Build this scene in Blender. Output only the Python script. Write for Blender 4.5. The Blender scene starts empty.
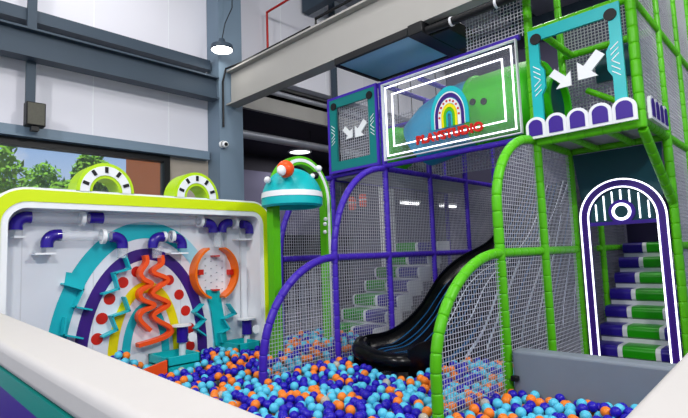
import bpy, math, random
import numpy as np
from mathutils import Vector, Matrix

random.seed(7)
sc = bpy.context.scene
col = sc.collection
PI = math.pi
sin, cos, sqrt = math.sin, math.cos, math.sqrt

# ------------------------------------------------------------------ camera
YAW, PITCH, ROLL, FPX, CZ = math.radians(44.0), math.radians(5.37), math.radians(2.13), 494.5, 1.4
_f = np.array([cos(PITCH) * cos(YAW), cos(PITCH) * sin(YAW), sin(PITCH)])
_r = np.array([sin(YAW), -cos(YAW), 0.0])
_d = np.cross(_f, _r)
_r2 = cos(ROLL) * _r + sin(ROLL) * _d
_d2 = -sin(ROLL) * _r + cos(ROLL) * _d
CAMM = np.array([_r2, _d2, _f])


def at(px, py, x=None, y=None, z=None):
    """point of the plane x=, y= or z= seen at a pixel of the photograph"""
    d = CAMM.T @ np.array([(px - 344) / FPX, (py - 209) / FPX, 1.0])
    t = x / d[0] if x is not None else y / d[1] if y is not None else (z - CZ) / d[2]
    p = d * t
    return Vector((p[0], p[1], p[2] + CZ))


def pj(P):
    v = (P - np.array([0, 0, CZ])) @ CAMM.T
    return 344 + FPX * v[:, 0] / v[:, 2], 209 + FPX * v[:, 1] / v[:, 2], v[:, 2]


cd = bpy.data.cameras.new('camera')
cd.sensor_width = 36
cd.lens = FPX / 688 * 36
cd.clip_start = .02
cam = bpy.data.objects.new('camera', cd)
col.objects.link(cam)
mw = Matrix.Identity(4)
for i in range(3):
    mw[i][0] = _r2[i]
    mw[i][1] = -_d2[i]
    mw[i][2] = -_f[i]
mw[2][3] = CZ
cam.matrix_world = mw
sc.camera = cam
sc.view_settings.view_transform = 'Standard'
sc.view_settings.look = 'None'
sc.view_settings.gamma = 1
sc.view_settings.exposure = 0.0
sc.cycles.use_denoising = True
sc.cycles.max_bounces = 10
sc.cycles.transparent_max_bounces = 24

# ------------------------------------------------------------------ materials


def lin(h):
    h = h.lstrip('#')
    out = []
    for i in (0, 2, 4):
        c = int(h[i:i + 2], 16) / 255
        out.append(c / 12.92 if c <= .04045 else ((c + .055) / 1.055) ** 2.4)
    return (*out, 1)


def mat(name, h, rough=.5, metal=0, var=0.0, vs=8.0, bump=0.0, bs=40.0, spec=.3, coat=0.0):
    m = bpy.data.materials.new(name)
    m.use_nodes = True
    nt = m.node_tree
    b = nt.nodes['Principled BSDF']
    b.inputs['Base Color'].default_value = lin(h)
    b.inputs['Roughness'].default_value = rough
    b.inputs['Metallic'].default_value = metal
    b.inputs['Specular IOR Level'].default_value = spec
    b.inputs['Coat Weight'].default_value = coat
    tc = nt.nodes.new('ShaderNodeTexCoord')
    if var:
        n = nt.nodes.new('ShaderNodeTexNoise')
        n.inputs['Scale'].default_value = vs
        n.inputs['Detail'].default_value = 5
        nt.links.new(tc.outputs['Object'], n.inputs['Vector'])
        mx = nt.nodes.new('ShaderNodeMixRGB')
        c = lin(h)
        mx.inputs['Color1'].default_value = (*[v * (1 - var) for v in c[:3]], 1)
        mx.inputs['Color2'].default_value = (*[min(1, v * (1 + var)) for v in c[:3]], 1)
        nt.links.new(n.outputs['Fac'], mx.inputs['Fac'])
        nt.links.new(mx.outputs[0], b.inputs['Base Color'])
    if bump:
        n2 = nt.nodes.new('ShaderNodeTexNoise')
        n2.inputs['Scale'].default_value = bs
        nt.links.new(tc.outputs['Object'], n2.inputs['Vector'])
        bp = nt.nodes.new('ShaderNodeBump')
        bp.inputs['Strength'].default_value = bump
        bp.inputs['Distance'].default_value = .01
        nt.links.new(n2.outputs['Fac'], bp.inputs['Height'])
        nt.links.new(bp.outputs[0], b.inputs['Normal'])
    return m


def emit(name, h, s):
    m = bpy.data.materials.new(name)
    m.use_nodes = True
    b = m.node_tree.nodes['Principled BSDF']
    b.inputs['Base Color'].default_value = lin(h)
    b.inputs['Emission Color'].default_value = lin(h)
    b.inputs['Emission Strength'].default_value = s
    return m


def clear(name, h, alpha, rough=.08, sp_=.7):
    """clear plastic: mostly see-through with a gloss"""
    m = bpy.data.materials.new(name)
    m.use_nodes = True
    b = m.node_tree.nodes['Principled BSDF']
    b.inputs['Base Color'].default_value = lin(h)
    b.inputs['Roughness'].default_value = rough
    b.inputs['Alpha'].default_value = alpha
    b.inputs['Specular IOR Level'].default_value = sp_
    return m


M = {}
M['purple'] = mat('purple_vinyl', '#4326ac', .36, var=.08, bump=.15)
M['green'] = mat('green_vinyl', '#58bb0a', .38, var=.08, bump=.15)
M['lime'] = mat('lime_paint', '#cfe600', .35)
M['lime_side'] = mat('lime_side_paint', '#b4dc06', .35)
M['white'] = mat('white_paint', '#eceef0', .4)
M['board'] = mat('white_board', '#e6e9ee', .32)
M['whitepad'] = mat('white_vinyl', '#cfcac6', .5, var=.02, bump=.08, bs=25)
M['greypad'] = mat('grey_vinyl', '#7e8792', .45, var=.06, bump=.15, bs=12)
M['tealpad'] = mat('teal_stripe', '#008a80', .45)
M['purplepad'] = mat('purple_stripe', '#38148c', .45)
M['teal'] = mat('teal_paint', '#1cb6c0', .35)
M['tealdark'] = mat('dark_teal_paint', '#087a78', .4)
M['tealdeep'] = mat('deep_teal_panel', '#043e48', .4, var=.05)
M['turq'] = mat('turquoise_paint', '#0fb4b8', .35)
M['cyan_l'] = mat('light_blue_print', '#9fdcee', .35)
M['violet'] = mat('violet_print', '#3c1c7a', .35)
M['red'] = mat('red_print', '#cc2418', .35)
M['yellow'] = mat('yellow_print', '#f0e000', .35)
M['orange'] = mat('orange_plastic', '#f4541a', .32)
M['orange_r'] = mat('orange_ring', '#f4700c', .32)
M['elbow'] = mat('indigo_plastic', '#2a148c', .22, coat=.3)
M['pipe'] = clear('clear_pipe_plastic', '#f2f5f8', .24)
M['acrylic'] = clear('clear_acrylic', '#f0f4ff', .04, .05, .25)
M['glass'] = clear('window_glass', '#dfe8ee', .03, .02, .3)
M['steel'] = mat('blue_grey_steel', '#6d8091', .45, var=.06, vs=3)
M['steel_d'] = mat('dark_grey_steel', '#384654', .5, var=.08, vs=3)
M['steel_l'] = mat('light_grey_steel', '#a09e9a', .5, var=.04, vs=3)
M['wallw'] = mat('white_cladding', '#d9d9e2', .6, var=.015, vs=2)
M['concrete'] = mat('grey_concrete', '#a39a8e', .8, var=.1, vs=9)
M['black'] = mat('black_metal', '#0d0e11', .45)
M['blackpl'] = mat('matt_black_plastic', '#0e0e11', .5)
M['slide'] = mat('gloss_black_fibreglass', '#020204', .25, spec=.25, coat=0)
M['slidel'] = mat('white_slide_line', '#e8eefc', .25)
M['slide_glint_line'] = mat('blue_slide_glint_line', '#1f5f92', .25)  # blue lines, with glints of the gloss painted in as more lines
M['redpipe'] = mat('red_sprinkler_paint', '#b01d18', .4)
M['duct'] = mat('silver_duct', '#b9bcc6', .35, metal=.6)
M['darkback'] = mat('dark_back_wall', '#2c2b35', .8, var=.1, vs=2)
M['lilacback'] = mat('lilac_grey_wall', '#55536a', .8)
M['ceil'] = mat('grey_deck_ceiling', '#a8a8b4', .8)
M['floor'] = mat('grey_floor', '#55565c', .6, var=.1, vs=5)
M['net'] = mat('white_net_cord', '#bcbcc6', .6)
M['net_shade'] = mat('shaded_net_cord', '#62626e', .6)  # darker copy of the white cord; shade on the back nets put into colour
M['ball_b'] = mat('deep_blue_ball_plastic', '#2418b0', .28)
M['ball_c'] = mat('light_blue_ball_plastic', '#58c6e4', .28)
M['ball_o'] = mat('orange_ball_plastic', '#f8842a', .28)
M['ball_p'] = clear('clear_ball_plastic', '#d8d2c0', .55, .2)
M['neon'] = emit('white_neon', '#f4f6ff', 2.2)
M['lamp'] = emit('lamp_glow', '#fffdf6', 14)
M['lampsoft'] = emit('soft_lamp_glow', '#fdfdff', 3)
M['coil'] = mat('blue_coil_fins', '#9fd2f4', .2, metal=0, spec=.8)
M['bark'] = mat('tree_bark', '#5a4a38', .9)
M['leaf'] = mat('tree_leaves', '#6fa31e', .7, var=.35, vs=3)
M['brick'] = mat('brown_cladding', '#8c4a1c', .7, var=.12, vs=6)
M['ground'] = mat('outdoor_paving', '#9a9890', .9)
M['greenlid'] = mat('green_tube_plastic', '#34bc00', .5)
M['bluetube'] = mat('blue_tube_plastic', '#0690b8', .5)
M['speaker'] = mat('speaker_cloth', '#57564e', .8, var=.2, vs=60)
M['foamwhite'] = mat('white_step_vinyl', '#d6d8dc', .45)
M['foamgreen'] = mat('green_step_vinyl', '#1c9408', .3)
M['foampurple'] = mat('purple_step_vinyl', '#261486', .35)
M['darkpad'] = mat('dark_purple_pad', '#150d30', .5)
M['soffit'] = mat('grey_deck_soffit', '#a4a2ae', .6)


def coil_stripes(m):
    nt = m.node_tree
    b = nt.nodes['Principled BSDF']
    tc = nt.nodes.new('ShaderNodeTexCoord')
    w = nt.nodes.new('ShaderNodeTexWave')
    w.bands_direction = 'Y'
    w.inputs['Scale'].default_value = 18
    nt.links.new(tc.outputs['Object'], w.inputs['Vector'])
    bp = nt.nodes.new('ShaderNodeBump')
    bp.inputs['Strength'].default_value = .8
    bp.inputs['Distance'].default_value = .01
    nt.links.new(w.outputs['Fac'], bp.inputs['Height'])
    nt.links.new(bp.outputs[0], b.inputs['Normal'])


coil_stripes(M['coil'])

# ------------------------------------------------------------------ mesh builder


class MB:
    def __init__(s):
        s.v, s.f, s.m = [], [], []

    def add(s, vs, fs, mi=0):
        b = len(s.v)
        s.v += [tuple(v) for v in vs]
        s.f += [tuple(b + i for i in f) for f in fs]
        s.m += [mi] * len(fs)
        return s

    def box(s, lo, hi, mi=0):
        x0, y0, z0 = lo
        x1, y1, z1 = hi
        vs = [(x, y, z) for z in (z0, z1) for y in (y0, y1) for x in (x0, x1)]
        return s.add(vs, [(0, 2, 3, 1), (4, 5, 7, 6), (0, 1, 5, 4), (2, 6, 7, 3), (0, 4, 6, 2), (1, 3, 7, 5)], mi)

    def prism(s, poly, mp, d0, d1, mi=0):
        """poly of (u,v); mp(u,v,d)->xyz; extruded from d0 to d1 (simple polygon)"""
        n = len(poly)
        vs = [mp(u, v, d0) for u, v in poly] + [mp(u, v, d1) for u, v in poly]
        fs = [tuple(range(n)), tuple(range(2 * n - 1, n - 1, -1))]
        fs += [(i, i + n, (i + 1) % n + n, (i + 1) % n) for i in range(n)]
        return s.add(vs, fs, mi)

    def band(s, A, B, mp, d0, d1, mi=0, closed=False):
        """solid between two matching outlines A and B"""
        n = len(A)
        vs = []
        for d in (d0, d1):
            vs += [mp(u, v, d) for u, v in A] + [mp(u, v, d) for u, v in B]
        fs = []
        m_ = n if closed else n - 1
        for i in range(m_):
            j = (i + 1) % n
            fs += [(i, j, n + j, n + i), (2 * n + i, 3 * n + i, 3 * n + j, 2 * n + j),
                   (i, 2 * n + i, 2 * n + j, j), (n + i, n + j, 3 * n + j, 3 * n + i)]
        if not closed:
            fs += [(0, n, 3 * n, 2 * n), (n - 1, 3 * n - 1, 4 * n - 1, 2 * n - 1)]
        return s.add(vs, fs, mi)

    def tube(s, pts, r, n=10, closed=False, caps=True, mi=0, prof=None):
        """sweep a circle (or profile list of (a,b)) along points; r scalar or list"""
        P = [Vector(p) for p in pts]
        N = len(P)
        R = r if isinstance(r, (list, tuple)) else [r] * N
        up = None
        rings = []
        for i in range(N):
            if closed:
                t = P[(i + 1) % N] - P[i - 1]
            else:
                t = P[min(i + 1, N - 1)] - P[max(i - 1, 0)]
            if t.length < 1e-9:
                t = Vector((0, 0, 1))
            t.normalize()
            if up is None:
                up = Vector((0, 0, 1)) if abs(t.z) < .9 else Vector((0, 1, 0)) if abs(t.y) < .9 else Vector((1, 0, 0))
            up = (up - t * up.dot(t))
            if up.length < 1e-6:
                up = t.orthogonal()
            up.normalize()
            sd = t.cross(up)
            if prof:
                rings.append([P[i] + sd * a + up * b for a, b in prof])
            else:
                rings.append([P[i] + (sd * cos(2 * PI * k / n) + up * sin(2 * PI * k / n)) * R[i] for k in range(n)])
        if prof:
            n = len(prof)
        vs = [v for rg in rings for v in rg]
        fs = []
        for i in range(N if closed else N - 1):
            a, b = i * n, ((i + 1) % N) * n
            for k in range(n):
                k2 = (k + 1) % n
                fs.append((a + k, a + k2, b + k2, b + k))
        if caps and not closed:
            fs.append(tuple(range(n - 1, -1, -1)))
            fs.append(tuple((N - 1) * n + k for k in range(n)))
        return s.add(vs, fs, mi)

    def foam(s, pts, r, seg=.13, n=12, mi=0):
        """foam sleeves in short segments with a groove at each joint"""
        P = [Vector(p) for p in pts]
        L = [0]
        for a, b in zip(P, P[1:]):
            L.append(L[-1] + (b - a).length)
        T = L[-1]

        def pt(t):
            for i in range(len(P) - 1):
                if t <= L[i + 1] or i == len(P) - 2:
                    k = (t - L[i]) / max(L[i + 1] - L[i], 1e-9)
                    return P[i].lerp(P[i + 1], min(1, max(0, k)))
        ns = max(1, round(T / seg))
        sl = T / ns
        out, rr = [], []
        e = min(.006, sl * .1)
        for i in range(ns):
            a = i * sl
            for t, q in ((a, .84), (a + e, .97), (a + 2.2 * e, 1), (a + sl * .35, 1), (a + sl * .65, 1), (a + sl - 2.2 * e, 1), (a + sl - e, .97)):
                out.append(pt(t))
                rr.append(r * q)
        out.append(pt(T))
        rr.append(r * .84)
        return s.tube(out, rr, n, mi=mi)

    def lathe(s, prof, c, axis='z', n=20, mi=0, a0=0, a1=2 * PI):
        """prof of (radius, height)"""
        full = abs(a1 - a0 - 2 * PI) < 1e-6
        k = n if full else n + 1
        vs = []
        for r, h in prof:
            for i in range(k):
                a = a0 + (a1 - a0) * i / n
                p = (r * cos(a), r * sin(a), h)
                p = {'z': p, 'y': (p[0], p[2], p[1]), 'x': (p[2], p[0], p[1])}[axis]
                vs.append((c[0] + p[0], c[1] + p[1], c[2] + p[2]))
        fs = []
        for j in range(len(prof) - 1):
            for i in range(k if full else k - 1):
                i2 = (i + 1) % k
                fs.append((j * k + i, j * k + i2, (j + 1) * k + i2, (j + 1) * k + i))
        return s.add(vs, fs, mi)

    def sphere(s, c, r, n=14, m=9, mi=0, sx=1, sy=1, sz=1):
        vs = [(c[0], c[1], c[2] + r * sz)]
        for j in range(1, m):
            t = PI * j / m
            for i in range(n):
                a = 2 * PI * i / n
                vs.append((c[0] + r * sx * sin(t) * cos(a), c[1] + r * sy * sin(t) * sin(a), c[2] + r * sz * cos(t)))
        vs.append((c[0], c[1], c[2] - r * sz))
        fs = [(0, 1 + i, 1 + (i + 1) % n) for i in range(n)]
        for j in range(m - 2):
            for i in range(n):
                a = 1 + j * n
                fs.append((a + i, a + n + i, a + n + (i + 1) % n, a + (i + 1) % n))
        l = len(vs) - 1
        a = 1 + (m - 2) * n
        fs += [(l, a + (i + 1) % n, a + i) for i in range(n)]
        return s.add(vs, fs, mi)

    def net(s, poly, mp, cell, r, mi=0):
        """knotted square netting clipped to an outline"""
        us = [p[0] for p in poly]
        vs_ = [p[1] for p in poly]

        def cuts(k, ax):
            o = []
            for (p, q) in zip(poly, poly[1:] + poly[:1]):
                a, b = p[ax], q[ax]
                if (a <= k < b) or (b <= k < a):
                    t = (k - a) / (b - a)
                    o.append(p[1 - ax] + t * (q[1 - ax] - p[1 - ax]))
            return sorted(o)
        for ax, lst in ((0, us), (1, vs_)):
            k = math.ceil(min(lst) / cell + .01) * cell
            while k < max(lst):
                c = cuts(k, ax)
                for a, b in zip(c[::2], c[1::2]):
                    if b - a < .01:
                        continue
                    q = []
                    for e in (a, b):
                        for du, dd in ((-r, -r), (r, -r), (r, r), (-r, r)):
                            u, v = (k + du, e) if ax == 0 else (e, k + du)
                            q.append(mp(u, v, dd + (r if ax else 0)))
                    s.add(q, [(0, 1, 5, 4), (1, 2, 6, 5), (2, 3, 7, 6), (3, 0, 4, 7)], mi)
                k += cell
        return s

    def build(s, name, mats, parent=None, smooth=False, bevel=0, bseg=2):
        me = bpy.data.meshes.new(name)
        o = Vector((0, 0, 0))
        p = parent
        while p is not None:
            o += p.location
            p = p.parent
        me.from_pydata([(v[0] - o.x, v[1] - o.y, v[2] - o.z) for v in s.v], [], s.f)
        for m in (mats if isinstance(mats, (list, tuple)) else [mats]):
            me.materials.append(m)
        me.polygons.foreach_set('material_index', s.m)
        import bmesh
        bm = bmesh.new()
        bm.from_mesh(me)
        bmesh.ops.recalc_face_normals(bm, faces=bm.faces)
        bm.to_mesh(me)
        bm.free()
        if smooth:
            me.shade_smooth()
            try:
                me.set_sharp_from_angle(angle=math.radians(40))
            except Exception:
                pass
        ob = bpy.data.objects.new(name, me)
        col.objects.link(ob)
        ob.parent = parent
        if bevel:
            b = ob.modifiers.new('edge', 'BEVEL')
            b.width = bevel
            b.segments = bseg
            b.limit_method = 'ANGLE'
            b.angle_limit = math.radians(50)
            me.shade_smooth()
            try:
                me.set_sharp_from_angle(angle=math.radians(40))
            except Exception:
                pass
        return ob


def tag(o, label=None, cat=None, group=None, kind=None):
    if label:
        o['label'] = label
    if cat:
        o['category'] = cat
    if group:
        o['group'] = group
    if kind:
        o['kind'] = kind
    return o


def empty(name, loc, label=None, cat=None, group=None, kind=None):
    o = bpy.data.objects.new(name, None)
    o.empty_display_size = .1
    col.objects.link(o)
    o.location = loc
    return tag(o, label, cat, group, kind)


def struct(mb, name, m, **k):
    return tag(mb.build(name, m, **k), kind='structure')


def PX(x0):      # plane x = x0, u = y, v = z, d towards -x (the camera side)
    return lambda u, v, d=0: (x0 - d, u, v)


def PY_(y0):     # plane y = y0, u = x, v = z, d towards -y
    return lambda u, v, d=0: (u, y0 - d, v)


def PZ(z0):
    return lambda u, v, d=0: (u, v, z0 + d)


def arc(cx, cz, rx, rz, a0, a1, n=20):
    return [(cx + rx * cos(math.radians(a0 + (a1 - a0) * i / n)), cz + rz * sin(math.radians(a0 + (a1 - a0) * i / n))) for i in range(n + 1)]


def catmull(P, k=6):
    P = [Vector(p) for p in P]
    out = []
    for i in range(len(P) - 1):
        a, b, c, d = P[max(i - 1, 0)], P[i], P[i + 1], P[min(i + 2, len(P) - 1)]
        for j in range(k):
            t = j / k
            out.append(.5 * ((2 * b) + (c - a) * t + (2 * a - 5 * b + 4 * c - d) * t * t + (3 * b - a - 3 * c + d) * t ** 3))
    out.append(P[-1])
    return out


def rrect(x0, z0, x1, z1, r, n=6):
    o = []
    for cx, cz, a in ((x1 - r, z1 - r, 0), (x0 + r, z1 - r, 90), (x0 + r, z0 + r, 180), (x1 - r, z0 + r, 270)):
        o += arc(cx, cz, r, r, a, a + 90, n)
    return o


# grid of the climbing frames
X1, X2, X3, X4, X5, X6 = 2.66, 3.57, 4.45, 5.36, 6.25, 7.12
YP, YQ, YG, YR = 3.61, 4.49, 1.85, .97
ZM, ZD, ZT, ZU = 1.385, 2.39, 3.40, 4.40
ZB = .42

# ================================================================== SETTING
struct(MB().box((-7, -7, -.1), (14, 6.95, 0)).box((4.3, 6.95, -.1), (14, 10.45, 0)), 'floor', M['floor'])
struct(MB().box((-14, 6.96, -.12), (4.28, 40, -.1)).box((4.28, 10.46, -.12), (20, 40, -.1)), 'ground', M['ground'])
YW = 6.75
w = MB()
w.box((-3, YW, 0), (-1.2, YW + .2, 6.6)).box((-1.2, YW, 0), (3.36, YW + .2, 1.0))
w.box((-1.2, YW, 2.93), (3.36, YW + .2, 6.6)).box((4.4, YW, 4.55), (11, YW + .2, 6.6))
struct(w, 'wall_back', M['wallw'])
struct(MB().box((3.36, YW, 0), (4.05, YW + .2, 2.93)), 'wall_pier', M['concrete'])
struct(MB().box((3.36, YW + .001, 2.93), (4.05, YW + .2, 6.6)), 'wall_upper', M['wallw'])
struct(MB().box((4.4, 10.3, 0), (14, 10.45, 6.6)), 'wall_rear', M['darkback'])
struct(MB().box((11, -3, 0), (11.2, 10.3, 6.6)), 'wall_right', M['lilacback'])
struct(MB().box((4.3, YW + .2, 0), (4.4, 10.45, 6.6)), 'wall_side', M['lilacback'])
struct(MB().box((-7, -7, 6.6), (14, 6.95, 6.75)).box((4.3, 6.95, 6.6), (14, 10.45, 6.75)), 'ceiling', M['ceil'])
# wall seams as shallow ribs of the cladding
rb = MB()
for x in (0.2, 1.25, 2.3, 3.35, 5.5, 6.6, 7.7, 8.8):
    rb.box((x, YW - .004, 3.0 if x < 4 else 4.6), (x + .012, YW, 6.5))
struct(rb, 'trim_1', M['board'])
# window
win = empty('window_1', (1, YW, 1.0), kind='structure')
fr = MB()
fr.box((-1.2, YW - .03, 2.84), (3.36, YW + .1, 2.93)).box((3.27, YW - .03, 1.0), (3.36, YW + .1, 2.84))
fr.box((-1.2, YW - .03, 1.0), (3.27, YW + .1, 1.06)).box((-1.2, YW - .03, 1.06), (-1.1, YW + .1, 2.84))
fr.build('window_frame', M['black'], win)
MB().box((-1.1, YW + .03, 1.06), (3.27, YW + .036, 2.84)).build('glass', M['glass'], win)
# lintel, girts, posts, beams
struct(MB().box((-3, YW - .12, 2.95), (3.95, YW - .001, 3.06)).box((-3, YW - .14, 2.93), (3.95, YW - .001, 2.95)), 'steel_lintel', M['steel'])
struct(MB().box((-3, YW - .18, 4.33), (3.95, YW - .005, 4.48)), 'steel_girt', M['steel_d'])


def ibeam(mb, a, b, z0, z1, wd, axis):
    t = .025
    for zz0, zz1, hw in ((z0, z0 + t, wd / 2), (z1 - t, z1, wd / 2), (z0 + t, z1 - t, .012)):
        if axis == 'x':
            mb.box((a[0], a[1] - hw, zz0), (b[0], a[1] + hw, zz1))
        else:
            mb.box((a[0] - hw, a[1], zz0), (a[0] + hw, b[1], zz1))
    return mb


struct(ibeam(MB(), (-3, 6.47), (3.975, 6.47), 3.82, 4.17, .2, 'x'), 'steel_beam', M['steel_d'])
struct(ibeam(MB(), (4.19, -3), (4.19, 6.36), 3.745, 4.29, .2, 'y'), 'steel_beam', M['steel_l'])
cl = MB()
cl.box((3.995, 6.40, 0), (4.385, 6.745, 6.6)).box((3.98, 6.385, 0), (4.40, 6.40, 6.6))
struct(cl, 'steel_column', M['steel'])
struct(MB().box((1.49, 6.53, 3.03), (1.59, 6.565, 6.6)), 'steel_post', M['steel_d'])
struct(MB().box((6.7, 6.6, 2.0), (6.78, 6.7, 6.6)), 'steel_post', M['steel_d'])
# mezzanine behind
mz = MB()
mz.box((4.4, 7.0, 4.02), (11, 7.08, 4.3), 0).box((4.4, 7.08, 4.05), (11, 10.3, 4.2), 1).box((4.4, 7.0, 4.52), (11, 7.06, 4.62), 0)
struct(mz, 'mezzanine', [M['steel_l'], M['darkback']])
struct(MB().box((4.6, 10.1, 2.0), (11, 10.2, 3.6)), 'wall_partition', M['lilacback'])
# purlins under the ceiling
for yy in (1.5, 4.2):
    struct(MB().box((4.3, yy, 6.2), (11, yy + .18, 6.6)), 'ceiling_beam', M['steel_d'])
for xx in (6.0, 8.3, 10.2):
    struct(MB().box((xx, -3, 6.0), (xx + .16, 6.7, 6.3)), 'ceiling_beam', M['steel_d'])

# ================================================================== THINGS OF THE HALL
# ducts
d = MB().tube([(4.5, 7.25, 3.62), (11, 7.25, 3.62)], .075, 14)
tag(d.build('ventilation_duct', M['duct'], smooth=True), 'round silver duct running under the dark mezzanine beside the column', 'duct')
d = MB().tube([(4.5, 6.98, 4.41), (11, 6.98, 4.41)], .05, 14)
tag(d.build('ventilation_duct', M['duct'], smooth=True), 'thin silver pipe along the gap above the pale mezzanine edge', 'duct')
# red sprinkler pipe
a, b, c = at(265, 53, y=6.68), at(264, 14, y=6.68), at(300, -5, y=6.68)
rp = MB().tube([a, (a.x, a.y, b.z - .03), (a.x + .03, a.y, b.z), (a.x + .9, a.y, b.z - .01)], .022, 10)
# the run towards the camera
rp2 = MB().tube([(a.x, 6.6, 4.3), (a.x, 6.6, b.z), (a.x, 4.6, b.z)], .022, 10)
tag(rp2.build('sprinkler_pipe', M['redpipe'], smooth=True), 'red sprinkler pipe bending against the white upper wall', 'pipe')
# cable along the light beam and conduit
cb = MB().tube([(4.03, 6.355, 3.4), (4.03, 6.355, 4.1), (4.07, 6.33, 4.31), (4.11, 6.0, 4.31), (4.11, 4.7, 4.31), (4.11, 4.45, 4.31)], .016, 8)
tag(cb.build('cable_conduit', M['black'], smooth=True), 'black cable running along the top of the pale steel beam', 'cable')
p0 = at(316, 27, x=4.11)
cb = MB().tube([(4.11, p0.y, 4.295), (4.11, p0.y, max(4.38, p0.z)), (4.11, p0.y - 3, max(4.38, p0.z) + .02)], .018, 8)
tag(cb.build('cable_conduit', M['black'], smooth=True), 'short black conduit rising from the top flange of the pale beam', 'cable')
# security camera on the column
sv = empty('security_camera', (3.9, 6.34, 3.1), 'white dome security camera on the blue-grey column', 'camera')
MB().lathe([(0, .03), (.055, .03), (.055, -.01), (0.05, -.02)], (4.02, 6.355, 3.13), 'y', 16).build('mount', M['white'], sv, smooth=True)
MB().sphere((4.02, 6.30, 3.12), .05).build('dome_housing', M['white'], sv, smooth=True)
MB().sphere((4.01, 6.262, 3.115), .028).build('lens', M['blackpl'], sv, smooth=True)
# speaker
sp = empty('wall_speaker', (1.58, 6.45, 3.0), 'dark olive box speaker fixed to the steel post above the window', 'speaker')
MB().box((1.47, 6.40, 3.02), (1.67, 6.53, 3.30)).build('cabinet', M['blackpl'], sp, bevel=.01)
MB().box((1.485, 6.392, 3.035), (1.655, 6.40, 3.285)).build('grille', M['speaker'], sp)
MB().box((1.53, 6.42, 2.97), (1.61, 6.5, 3.02)).build('bracket', M['black'], sp)
# high bay lamp in front of the column
hb = empty('high_bay_lamp', (3.86, 6.1, 4.5), 'bright round lamp hanging in front of the steel column', 'lamp')
MB().lathe([(0, .0), (.15, .0)], (3.86, 6.1, 4.47), 'z', 28).build('diffuser', M['lamp'], hb, smooth=True)
MB().lathe([(.155, -.012), (.165, .0), (.155, .06), (.06, .10), (.04, .16), (0, .17)], (3.86, 6.1, 4.48), 'z', 28).build('housing', M['steel_d'], hb, smooth=True)
MB().tube([(3.86, 6.1, 4.62), (3.92, 6.1, 4.9), (4.06, 6.12, 5.2), (4.1, 6.14, 6.6)], .008, 6).build('power_cord', M['black'], hb)
dl = empty('downlight', (8.07, 9.26, 4.05), 'round downlight glowing under the dark mezzanine', 'lamp')
MB().lathe([(0, 0), (.26, 0)], (8.07, 9.26, 4.03), 'z', 24).build('diffuser', M['lampsoft'], dl)
MB().lathe([(.26, -.005), (.3, 0), (.3, .03)], (8.07, 9.26, 4.02), 'z', 24).build('rim', M['white'], dl)
# fan coil unit under the beam
ac = empty('fan_coil_unit', (4.45, 3.4, 3.68), 'black edged air conditioning unit with blue finned underside hung below the beam', 'air conditioner')
MB().box((4.08, 2.9, 3.66), (4.86, 3.95, 3.69)).build('finned_coil', M['coil'], ac)
fm = MB().box((4.04, 2.9, 3.64), (4.08, 3.97, 3.72)).box((4.86, 2.9, 3.64), (4.9, 3.97, 3.72)).box((4.08, 3.95, 3.64), (4.86, 3.99, 3.72)).box((4.08, 2.9, 3.69), (4.86, 3.95, 3.72))
fm.build('casing', M['black'], ac)
fm = MB().box((4.04, 2.72, 3.62), (4.9, 2.9, 3.74)).box((4.2, 2.5, 3.62), (4.75, 2.72, 3.76))
fm.build('end_box', M['black'], ac, bevel=.01)
bk = MB()
for yy in (3.0, 3.8):
    bk.tube([(4.2, yy, 3.70), (4.2, yy, 3.744)], .012, 8)
bk.build('hanger', M['black'], ac)
pb = empty('coolant_pipe', (4.3, 1.6, 3.75), 'thick black insulated pipe leading from the air unit past the upper net', 'pipe')
MB().tube([(4.12, 2.712, 3.65), (4.12, 2.4, 3.64), (4.12, 1.0, 3.63)], .04, 12).build('insulation', M['blackpl'], pb, smooth=True)
for yy in (1.95, 2.42):
    MB().lathe([(.042, -.012), (.047, -.012), (.047, .012), (.042, .012)], (4.12, yy, 3.637), 'y', 14).build('clamp', M['foamwhite'], pb, smooth=True)

# outdoors
def tree(x, y, h, rr, label):
    t = empty('leafy_tree', (x, y, 0), label, 'tree', 'trees outside the window')
    MB().tube([(x, y, -.1), (x + .05, y, h * .5), (x - .05, y + .1, h * .8)], [.14, .1, .05], 8).build('trunk', M['bark'], t, smooth=True)
    f = MB()
    rnd = random.Random(int(x * 100))
    cl_ = []
    for i in range(26):
        th, ph = rnd.random() * 2 * PI, rnd.random() * PI
        q = rnd.random() ** .4
        cl_.append((x + rr * q * cos(th) * sin(ph), y + rr * q * sin(th) * sin(ph), h * .78 + rr * 1.1 * q * cos(ph)))
    for cx, cy, cz in cl_:
        for j in range(150):
            u = Vector((rnd.gauss(0, 1), rnd.gauss(0, 1), rnd.gauss(0, 1))).normalized() * rr * .34 * rnd.random() ** .33
            c0 = Vector((cx, cy, cz)) + u
            a_ = Vector((rnd.gauss(0, 1), rnd.gauss(0, 1), rnd.gauss(0, 1))).normalized()
            b_ = a_.orthogonal().normalized()
            s_ = .07 + .05 * rnd.random()
            f.add([c0 - a_ * s_, c0 + b_ * s_ * .5, c0 + a_ * s_, c0 - b_ * s_ * .5], [(0, 1, 2, 3)])
    f.build('foliage', M['leaf'], t)


tree(1.75, 12.6, 4.1, 1.35, 'bushy green tree outside, below the dark top left corner of the window')
tree(3.85, 16.0, 4.1, 1.15, 'bushy green tree outside, second from the window corner')
tree(4.15, 12.5, 3.95, .72, 'smaller green tree outside, seen behind the first half ring')
struct(MB().box((5.6, 15, -.1), (6.6, 17, 3.9)), 'exterior_building', M['steel'])
struct(MB().box((4.24, YW + .21, -.1), (4.295, 10.45, 6.5)), 'exterior_wall', M['brick'])

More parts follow.
